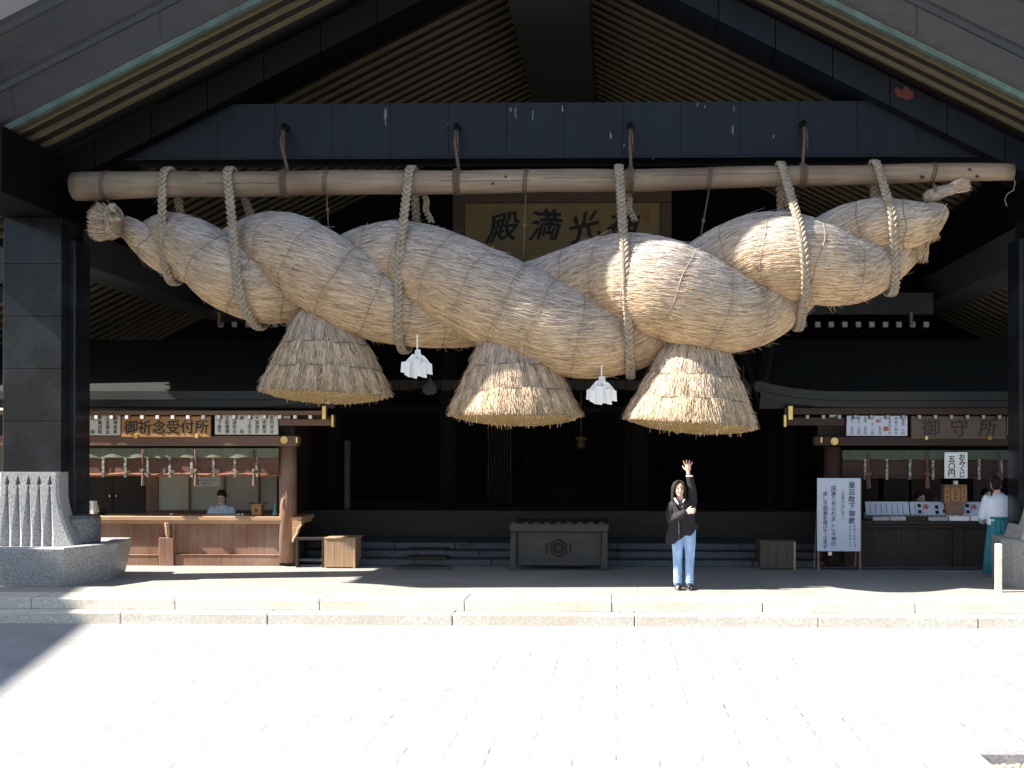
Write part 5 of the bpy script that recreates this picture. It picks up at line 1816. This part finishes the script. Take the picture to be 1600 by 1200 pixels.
for k, (px0, px1, lab) in enumerate(((1351.5, 1419, 'white sloping display sheet with fine columns, left of three on the right counter'), (1421, 1490, 'white sloping display sheet with red and blue pictures, middle of three on the right counter'), (1496, 1562, 'white sloping display sheet partly behind the visitor'))):
    Yq = YP + .42
    x0, x1 = at(px0, 800, Yq).x, at(px1, 800, Yq).x
    zt2, zb2 = at(1450, 784, Yq).z, at(1450, 804, Yq).z
    b = MB()
    b.hexa([(x0, Yq - .1, zb2), (x1, Yq - .1, zb2), (x1, Yq - .085, zb2), (x0, Yq - .085, zb2), (x0, Yq, zt2), (x1, Yq, zt2), (x1, Yq + .015, zt2), (x0, Yq + .015, zt2)])
    b.box(x0 + .05, x1 - .05, Yq - .06, Yq + .3, ZR, zb2 + .02)
    o = b.build('display_sheet', M['bluewhite']); tag(o, lab, 'display', 'display sheets on the right counter')
    def slope_pt(x, z): return (x, Yq - .1 + .1 * (z - zb2) / (zt2 - zb2) - .004, z)
    def add_rect(bb, xc, zc, w, h): bb.add([slope_pt(xc - w, zc - h), slope_pt(xc + w, zc - h), slope_pt(xc + w, zc + h), slope_pt(xc - w, zc + h)], [(0, 1, 2, 3)])
    b = MB(); H_ = zt2 - zb2
    if k == 0:
        for i in range(7):
            for j in range(6): add_rect(b, x0 + .08 + .095 * i, zb2 + H_ * (.18 + .11 * j), .008, H_ * .035)
        b.build('lettering', M['ink'], o)
    else:
        for i in (0, 1, 3):
            for j in range(6): add_rect(b, x0 + .06 + .13 * i + .03, zb2 + H_ * (.18 + .11 * j), .007, H_ * .035)
        b.build('lettering', M['ink'], o)
        for xx, zz in ((.12, .7), (.12, .25), (.42, .6), (.42, .2), (.55, .3)):
            b = MB(); add_rect(b, x0 + xx + .04, zb2 + H_ * zz, .03, H_ * .13); b.build('picture', M['beam'], o)
        b = MB(); xc, zc = x0 + .28, zb2 + H_ * .62
        b.add([slope_pt(xc + .045 * math.cos(t), zc + .045 * math.sin(t)) for t in [q * 2 * math.pi / 14 for q in range(14)]], [tuple(range(14))])
        b.build('red_emblem', M['red'], o)
# omikuji sign and slip box
board('fortune_sign', (1476, 706.5, 1512, 747.5), 18.03, 'paper', 'white square sign with black kana and a price, hanging over the right counter', 'sign',
      texts=[('おみくじ', 1503.5, 709, 746, 9.6), ('五〇円', 1487, 712, 745, 11)], bold=.035, depth=.02)
Yq = YP + .2
bx = thing('slip_box', (at(1494, 783, Yq).x, Yq, ZR), 'upright orange wooden fortune slip box below the white kana sign', 'box')
b = MB(); b.pbox(1476, 757, 1511, 787, Yq + .02, .2, .004); b.box(at(1480, 780, Yq).x, at(1507, 780, Yq).x, Yq + .06, Yq + .2, ZR, at(1490, 780, Yq).z); b.build('body', M['redwood_v'], bx)
for k, (p0, p1) in enumerate(((1476, 1484), (1486, 1500), (1502, 1511))):
    b = MB(); b.pbox(p0, 762, p1, 783, Yq, .02, .003); dr = b.build('slip_door', M['boxorange'], bx)
    b = MB(); column(b, ['開運', '御神籤', '吉凶'][k], (p0 + p1) / 2, 764, 781, 5, Yq - .003, bold=0); b.build('lettering', M['ink'], dr)
b = MB(); b.pbox(1491, 751, 1497, 757, Yq + .02, .08, .004); b.build('top_knob', M['white'], bx)
for px, lab in ((1462, 'left of two small bottles behind the right counter'), (1470, 'right of two small bottles behind the right counter')):
    b = MB(); c = at(px, 785, YP + .62)
    b.lathe((c.x, YP + .62, ZR), [(.04, 0), (.045, .02), (.045, .27), (.02, .34), (.02, .38)], 12)
    tag(b.build('small_bottle', M['hallstep'], smooth=True), lab, 'bottle')

# ================================================================== UNSEEN HALL ADDED BEYOND THE LEFT EDGE (to shade the corner of the plaza)
nb = thing('added_shade_hall', (-25, 8, 0), 'unseen hall added left of the plaza, its roof shaped to shade the lower left corner', 'hall')
E0 = Vector((-6.75, 11.3, 0)) + Vector((-1.2, -.2, 1)) * 13.0
uu, vv = Vector((-.28, .96, 0)), Vector((-.96, -.28, 0))
t0, t1 = -9.0, 4.7
b = MB()
sec = [(0, 0), (0, .35), (6.5, 2.9), (13, .35), (13, 0), (6.5, 2.4)]
b.prism([E0 + uu * t0 + vv * a + Vector((0, 0, z)) for a, z in sec], uu * (t1 - t0))
b.build('roof', M['copper'], nb)
b = MB()
q = [E0 + uu * (t0 + .9) + vv * 1.0, E0 + uu * (t1 - .9) + vv * 1.0, E0 + uu * (t1 - .9) + vv * 12.0, E0 + uu * (t0 + .9) + vv * 12.0]
b.hexa([Vector((c.x, c.y, 0)) for c in q] + [Vector((c.x, c.y, 13.3)) for c in q])
b.build('wall', M['redwood_v'], nb)
for t in np.linspace(t0 + 1.2, t1 - 1.2, 6):
    c = E0 + uu * float(t) + vv * .95
    b = MB(); b.tube([(c.x, c.y, 0), (c.x, c.y, 13.1)], .22, 14); b.build('column', M['darkwood_v'], nb, smooth=True)

# ================================================================== PEOPLE
def hand_parts(b, wrist, palm_dir, side, nrm, spread, curl, k=1.0):
    """palm and five fingers; palm_dir points to the fingers, side to the thumb"""
    pd, sd, nn = palm_dir.normalized(), side.normalized(), nrm.normalized()
    rot = Matrix((sd, nn, pd)).transposed()
    pc = wrist + pd * .045 * k
    b.ellipsoid(pc, (.040 * k, .017 * k, .052 * k), rot, 12, 8)
    for i, (off, L, an) in enumerate(((.028, .072, .22), (.010, .080, .06), (-.009, .074, -.10), (-.027, .058, -.28))):
        a = an * spread
        d = (pd * math.cos(a) + sd * math.sin(a)).normalized()
        p0 = wrist + pd * .075 * k + sd * off * k
        d2 = (d * math.cos(curl) + nn * math.sin(curl)).normalized()
        d3 = (d * math.cos(curl * 2) + nn * math.sin(curl * 2)).normalized()
        p1 = p0 + d * L * .42 * k; p2 = p1 + d2 * L * .33 * k; p3 = p2 + d3 * L * .27 * k
        b.capsule([p0, p1, p2, p3], [.0098 * k, .0092 * k, .0085 * k, .0075 * k], 8)
    d = (pd * .62 + sd * .78).normalized()
    t0 = wrist + pd * .022 * k + sd * .026 * k
    b.capsule([t0, t0 + d * .03 * k, t0 + (d * .9 + pd * .3).normalized() * .065 * k], [.013 * k, .0105 * k, .0085 * k], 8)

def head_parts(b, c, f, s=1.0, up=Vector((0, 0, 1))):
    """skull, jaw, nose, ears; c = middle of the head, f = facing"""
    f = f.normalized(); r = f.cross(up).normalized(); u = r.cross(f)
    rot = Matrix((r, -f, u)).transposed()
    q = lambda x, y, z: c + (r * x + f * y + u * z) * s
    b.ellipsoid(q(0, -.012, .028), (.076 * s, .094 * s, .086 * s), rot, 20, 14)
    b.ellipsoid(q(0, .022, -.035), (.060 * s, .064 * s, .074 * s), rot, 18, 12)
    b.ellipsoid(q(0, .055, -.088), (.028 * s, .026 * s, .022 * s), rot, 12, 8)
    b.capsule([q(0, .082, .012), q(0, .096, -.022)], [.010 * s, .016 * s], 8)
    for e in (-1, 1):
        b.ellipsoid(q(e * .078, -.005, -.012), (.010 * s, .018 * s, .030 * s), rot, 8, 6)
        b.ellipsoid(q(e * .033, .062, -.03), (.026 * s, .02 * s, .026 * s), rot, 8, 6)
    return q, rot

def face_parts(q, rot, root, s=1.0):
    for e in (-1, 1):
        b = MB(); b.ellipsoid(q(e * .031, .0775, .006), (.013 * s, .006 * s, .0065 * s), rot, 10, 6); b.build('eye', M['eye'], root, smooth=True)
        b = MB(); b.capsule([q(e * .018, .084, .026), q(e * .034, .083, .030), q(e * .048, .073, .025)], .0035 * s, 6); b.build('eyebrow', M['hair'], root, smooth=True)
    b = MB(); b.capsule([q(-.020, .079, -.056), q(0, .086, -.054), q(.020, .079, -.056)], .0052 * s, 6); b.build('mouth', M['lip'], root, smooth=True)

# ------------------------------------------------------------------ the waving woman
wp = atz(1068, 920.5, 0.3)
WB = Vector((wp.x, wp.y, .3))
wo_ = thing('person', WB, 'woman in black jacket and pale jeans, one arm raised straight up with open hand', 'person')
def W(x, y, z): return WB + Vector((x, y, z))
b = MB()
HEADC = W(-.068, -.035, 1.475)
q, rot = head_parts(b, HEADC, Vector((.10, -1, -.05)), 1.0)
b.capsule([W(-.045, 0, 1.27), W(-.06, -.015, 1.40)], [.055, .050], 14)
b.capsule([W(0, 0, .92), W(-.01, .0, 1.08), W(-.03, 0, 1.22)], [.125, .115, .12], 16, None)
b.capsule([W(-.15, 0, 1.22), W(.10, 0, 1.235)], [.055, .055], 12)
b.capsule([W(.125, 0, 1.27), W(.115, -.01, 1.49)], [.05, .040], 12)
b.capsule([W(.115, -.01, 1.49), W(.062, -.035, 1.72)], [.038, .027], 12)
hand_parts(b, W(.060, -.037, 1.725), Vector((-.02, -.02, 1)), Vector((-1, 0, .0)), Vector((0, -1, 0)), 1.9, .16, 1.13)
b.capsule([W(-.185, 0, 1.23), W(-.185, -.05, 1.03)], [.05, .040], 12)
b.capsule([W(-.185, -.05, 1.03), W(.02, -.185, 1.145)], [.038, .028], 12)
hand_parts(b, W(.022, -.186, 1.147), Vector((.9, -.25, .12)), Vector((.1, .1, 1)), Vector((-.2, .9, -.1)), .4, .75, 1.1)
for e, dx in ((-1, -.085), (1, .085)):
    b.capsule([W(dx * .95, 0, .87), W(dx * 1.0, -.015, .47)], [.090, .058], 14)
    b.capsule([W(dx * 1.0, -.015, .47), W(dx * .92, 0, .09)], [.056, .040], 12)
    b.capsule([W(dx * .92, .02, .055), W(dx * 1.05, -.13, .04)], [.036, .030], 10)
body = remesh(b.build('body', M['skin'], wo_, smooth=True), .0065, 2)
face_parts(q, rot, wo_)
# jeans
b = MB()
b.ellipsoid(W(0, 0, .86), (.165, .115, .15), None, 18, 12)
for e, dx in ((-1, -.088), (1, .088)):
    b.capsule([W(dx * .9, 0, .86), W(dx, -.005, .68), W(dx * 1.03, -.018, .48), W(dx * 1.0, -.012, .42), W(dx * .95, .0, .22), W(dx * .93, .0, .095)], [.102, .088, .070, .069, .063, .065], 18)
    for z, rr_ in ((.47, .074), (.44, .073), (.40, .071), (.14, .069), (.105, .070), (.18, .067)):
        b.ellipsoid(W(dx * .97, -.01, z), (rr_, rr_ * .98, .012), Matrix.Rotation(random.uniform(-.3, .3), 3, 'Y'), 16, 6)
jn = remesh(b.build('jeans', M['jeans'], wo_, smooth=True), .008, 2)
b = MB()
for e, dx in ((-1, -.088), (1, .088)):
    b.tube([W(dx * .93 + .076 * math.cos(a), .076 * math.sin(a), .075) for a in np.linspace(0, 2 * math.pi, 21)], .008, 6, False)
# shoes
for e, dx in ((-1, -.082), (1, .088)):
    b = MB()
    b.ellipsoid(W(dx, -.05, .045), (.048, .125, .045), Matrix.Rotation(-.12 * e, 3, 'Z'), 16, 10)
    b.ellipsoid(W(dx, .03, .075), (.044, .055, .05), None, 14, 8)
    sh_ = b.build('shoe', M['shoe'], wo_, smooth=True)
    b = MB(); ring = [(.05 * math.cos(a), .13 * math.sin(a) - .05) for a in np.linspace(0, 2 * math.pi, 28, endpoint=False)]
    b.prism([W(dx + x, y, .0005) for x, y in ring], (0, 0, .02)); b.build('sole', M['sole'], sh_)
# jacket with an uneven hem: long on one side, pulled up by the raised arm on the other
def hem(a):
    x = math.cos(a)
    return .675 + .13 * (x * .5 + .5) ** 1.5 * 2.0 * (.55 if x < 0 else .85) - (.035 * math.sin(5 * a))
rings = []
for t, (rx, ry, cx_, zz) in enumerate(((.232, .145, -.028, None), (.236, .148, -.026, .25), (.222, .142, -.022, .5), (.205, .135, -.022, .75), (.192, .13, -.024, 1.0), (.186, .122, -.026, 1.17), (.178, .115, -.03, 1.25), (.125, .09, -.035, 1.315))):
    ring = []
    for i in range(36):
        a = 2 * math.pi * i / 36
        h = hem(a)
        if zz is None: z = h
        elif zz < 1: z = h + (.98 - h) * zz
        else: z = zz
        fold = 1 + (.05 * math.sin(6 * a + t) + .03 * math.sin(11 * a)) * max(0, (4 - t) / 4)
        ring.append(W(cx_ + rx * fold * math.cos(a), ry * fold * math.sin(a), z))
    rings.append(ring)
b = MB(); b.loft(rings)
b.capsule([W(.10, 0, 1.17), W(.128, 0, 1.30), W(.120, -.01, 1.49), W(.085, -.028, 1.645)], [.078, .074, .060, .052], 14)
b.capsule([W(-.16, 0, 1.23), W(-.195, -.03, 1.12), W(-.19, -.06, 1.02)], [.072, .070, .066], 14)
b.capsule([W(-.19, -.06, 1.02), W(-.08, -.135, 1.075), W(-.005, -.178, 1.13)], [.066, .062, .054], 14)
for k in range(7):
    b.ellipsoid(W(-.19 + .03 * k, -.09 - .012 * k, 1.02 + .017 * k), (.012, .07, .05), Matrix.Rotation(.5, 3, 'Y'), 8, 6)
for k in range(5):
    b.ellipsoid(W(.122 - .004 * k, -.01, 1.34 + .06 * k), (.066 - .004 * k, .064 - .004 * k, .012), Matrix.Rotation(random.uniform(-.4, .4), 3, 'Y'), 12, 6)
b.capsule([W(-.14, -.105, 1.27), W(-.085, -.145, 1.15), W(-.075, -.155, .98), W(-.07, -.16, .80)], [.02, .018, .016, .016], 8)
remesh(b.build('jacket', M['jacket'], wo_, smooth=True), .008, 2)
b = MB()
b.capsule([W(-.135, -.065, 1.335), W(-.115, -.10, 1.30), W(-.085, -.125, 1.255)], [.013, .015, .008], 8)
b.capsule([W(.01, -.08, 1.325), W(-.015, -.11, 1.285)], [.009, .008], 8)
b.build('shirt_collar', M['white'], wo_, smooth=True)
b = MB()
b.tube([W(.083 + .044 * math.cos(a), -.029 + .044 * math.sin(a), 1.662) for a in np.linspace(0, 2 * math.pi, 21)], .010, 6, False)
b.build('shirt_cuff', M['white'], wo_, smooth=True)
b = MB()
for z in (1.12, 1.03, .94, .85, .77):
    b.ellipsoid(W(-.072, -.172, z), (.008, .004, .008), None, 8, 5)
b.build('jacket_buttons', M['sole'], wo_)
# hair: parted, falling over both shoulders
b = MB()
f_ = Vector((.10, -1, 0)).normalized(); r_ = f_.cross(Vector((0, 0, 1)))
hq = lambda x, y, z: HEADC + r_ * x + f_ * y + Vector((0, 0, z))
b.ellipsoid(hq(0, -.026, .038), (.092, .100, .092), None, 22, 14)
for k in range(26):
    a = math.pi * (.02 + .96 * k / 25)                # round the back from ear to ear
    x0, y0 = .083 * math.cos(a), -.02 - .082 * math.sin(a)
    L = .30 + .05 * math.sin(k * 2.1)
    x1 = x0 * 1.25 - .01; y1 = y0 * 1.0
    b.capsule([hq(x0 * .8, y0 * .85, .085), hq(x0 * 1.1, y0, .02), hq(x0 * 1.14, y0 * 1.05, -.10), hq(x1, y1, -.19), hq(x1 * 1.05, y1 * .9 + .015, -L)], [.02, .024, .024, .022, .008], 7)
for e in (-1, 1):
    for k in range(5):
        b.capsule([hq(e * .012, .045 - .01 * k, .118), hq(e * .055, .068 - .014 * k, .085), hq(e * .084, .045 - .016 * k, .01), hq(e * .09, .02 - .012 * k, -.10), hq(e * .105 - .012, .02 - .01 * k, -.24)], [.012, .014, .014, .014, .006], 7)
remesh(b.build('hair', M['hair'], wo_, smooth=True), .0065, 1)

# ------------------------------------------------------------------ seated staff behind the counters
def seated(px, pyhead, Y, lab, cloth, look=Vector((0, -1, -.25)), lean=.0, robe='kimono'):
    hc = at(px, pyhead, Y)
    base = Vector((hc.x, Y, .72))
    root = thing('person', base, lab, 'person')
    b = MB()
    q, rot = head_parts(b, hc, look, 1.0)
    sh = hc.z - .24
    b.capsule([(hc.x, Y + .02, sh - .02), (hc.x, Y + .0, hc.z - .07)], [.058, .05], 12)
    b.capsule([(hc.x, Y + .03, .84), (hc.x, Y + .03, sh - .1)], [.13, .13], 14)
    arms = []
    for e in (-1, 1):
        s0 = Vector((hc.x + e * .17, Y + .02, sh)); el = Vector((hc.x + e * .23, Y - .08, sh - .27)); wr = Vector((hc.x + e * .09, Y - .33, sh - .30))
        b.capsule([s0, el], [.05, .042], 10); b.capsule([el, wr], [.04, .028], 10)
        hand_parts(b, wr, Vector((-e * .35, -.9, -.1)), Vector((-e, .2, .2)), Vector((0, -.1, -1)), .5, .35)
        arms.append((s0, el, wr))
    b.capsule([(hc.x - .1, Y + .05, .80), (hc.x - .16, Y - .25, .80)], [.10, .08], 12)
    b.capsule([(hc.x + .1, Y + .05, .80), (hc.x + .16, Y - .25, .80)], [.10, .08], 12)
    remesh(b.build('body', M['skin'], root, smooth=True), .009, 2)
    face_parts(q, rot, root)
    b = MB()
    rings = []
    for z, rx, ry in ((.73, .24, .2), (.9, .21, .165), (sh - .18, .205, .15), (sh - .05, .20, .125), (sh + .04, .14, .09), (sh + .085, .085, .07)):
        rings.append([(hc.x + rx * (1 + .03 * math.sin(7 * a)) * math.cos(a), Y + .03 + ry * math.sin(a), z) for a in np.linspace(0, 2 * math.pi, 28, endpoint=False)])
    b.loft(rings)
    for s0, el, wr in arms:
        b.capsule([s0, el], [.078, .085], 12)
        m_ = el.lerp(wr, .75)
        b.capsule([el, m_], [.085, .095], 12)
        b.ellipsoid(m_ + Vector((0, 0, -.07)), (.05, .12, .11), None, 12, 8)
    remesh(b.build('robe', M[cloth], root, smooth=True), .010, 2)
    b = MB()
    for e in (-1, 1):
        b.capsule([(hc.x + e * .07, Y - .03, sh + .09), (hc.x + e * .035, Y - .105, sh - .02), (hc.x - e * .01, Y - .135, sh - .13)], [.012, .013, .012], 6)
    b.build('robe_collar', M['white'], root, smooth=True)
    b = MB()
    f = look.normalized(); r = f.cross(Vector((0, 0, 1))).normalized(); u = r.cross(f)
    b.ellipsoid(hc + f * -.024 + u * .044, (.086, .098, .088), rot, 18, 12)
    for e in (-1, 1): b.ellipsoid(hc + r * e * .072 + f * -.02 + u * .0, (.016, .04, .05), rot, 8, 6)
    remesh(b.build('hair', M['hair'], root, smooth=True), .008, 1)
    return root
seated(346.5, 776.5, 19.1, 'clerk in a pale blue-white robe sitting behind the left counter, looking down', 'kimono', Vector((.05, -1, -.55)))
seated(1438, 779, 19.3, 'dim attendant with dark hair behind the middle of the right counter', 'darkwood_v', Vector((.45, -1, -.1)))
seated(1541, 774, 19.3, 'dim attendant facing the visitor across the right counter', 'darkwood_v', Vector((.3, -1, -.1)))

# ------------------------------------------------------------------ visitor seen from behind at the right counter
Yv = 17.15
vb = at(1561, 900, Yv); VB = Vector((vb.x, Yv, .3))
vp = thing('person', VB, 'visitor in white shirt and teal trousers seen from behind at the right counter', 'person')
def Vv(x, y, z): return VB + Vector((x, y, z))
b = MB()
hc = Vv(-.03, .10, 1.50)
q, rot = head_parts(b, hc, Vector((-.15, 1, -.5)), 1.0)
b.capsule([Vv(-.01, .02, 1.29), Vv(-.02, .07, 1.42)], [.056, .05], 12)
b.capsule([Vv(0, 0, .9), Vv(0, .02, 1.2)], [.12, .13], 14)
ar = []
for e in (-1, 1):
    s0, el, wr = Vv(e * .19, .02, 1.25), Vv(e * .235, .10, .98), Vv(e * .15, .33, .86)
    b.capsule([s0, el], [.052, .043], 10); b.capsule([el, wr], [.041, .028], 10)
    hand_parts(b, wr, Vector((-e * .3, .9, -.1)), Vector((-e, -.2, .3)), Vector((0, 0, -1)), .5, .4)
    ar.append((s0, el, wr))
    b.capsule([Vv(e * .09, 0, .86), Vv(e * .095, -.02, .47), Vv(e * .09, 0, .08)], [.09, .06, .042], 12)
    b.capsule([Vv(e * .09, -.03, .04), Vv(e * .1, .13, .035)], [.036, .032], 10)
remesh(b.build('body', M['skin'], vp, smooth=True), .009, 2)
face_parts(q, rot, vp)
b = MB(); rings = []
for z, rx, ry in ((.84, .19, .135), (.95, .205, .145), (1.08, .215, .145), (1.2, .215, .135), (1.27, .18, .115), (1.33, .09, .075)):
    rings.append([Vv(rx * (1 + .025 * math.sin(7 * a + z * 9)) * math.cos(a), .01 + ry * math.sin(a), z) for a in np.linspace(0, 2 * math.pi, 28, endpoint=False)])
b.loft(rings)
for s0, el, wr in ar:
    b.capsule([s0, el], [.078, .074], 12); b.capsule([el, el.lerp(wr, .8)], [.072, .062], 12)
remesh(b.build('shirt', M['kimono'], vp, smooth=True), .009, 2)
b = MB(); b.tube([Vv(-.005 + .07 * math.cos(a), .03 + .07 * math.sin(a), 1.335 + .015 * math.sin(a)) for a in np.linspace(0, 2 * math.pi, 21)], .018, 8, False)
b.build('shirt_collar', M['white'], vp, smooth=True)
b = MB(); rings = []
for z, rx, ry in ((.06, .255, .18), (.4, .23, .165), (.75, .19, .14), (.93, .165, .12), (.96, .155, .115)):
    rings.append([Vv(rx * (1 + .05 * math.sin(16 * a)) * math.cos(a) * .98, -.012 + (ry + .02) * (1 + .05 * math.sin(16 * a)) * math.sin(a), z) for a in np.linspace(0, 2 * math.pi, 96, endpoint=False)])
b.loft(rings); b.build('pleated_trousers', M['hakama'], vp, smooth=True)
b = MB(); b.tube([Vv(.17 * math.cos(a), -.01 + .148 * math.sin(a), .955) for a in np.linspace(0, 2 * math.pi, 29)], .02, 8, False)
b.build('waist_tie', M['hakama'], vp, smooth=True)
b = MB()
b.ellipsoid(hc + Vector((.005, -.03, .03)), (.09, .102, .098), None, 18, 12)
b.ellipsoid(hc + Vector((.0, -.055, -.05)), (.07, .06, .06), None, 14, 10)
remesh(b.build('hair', M['hair'], vp, smooth=True), .008, 1)
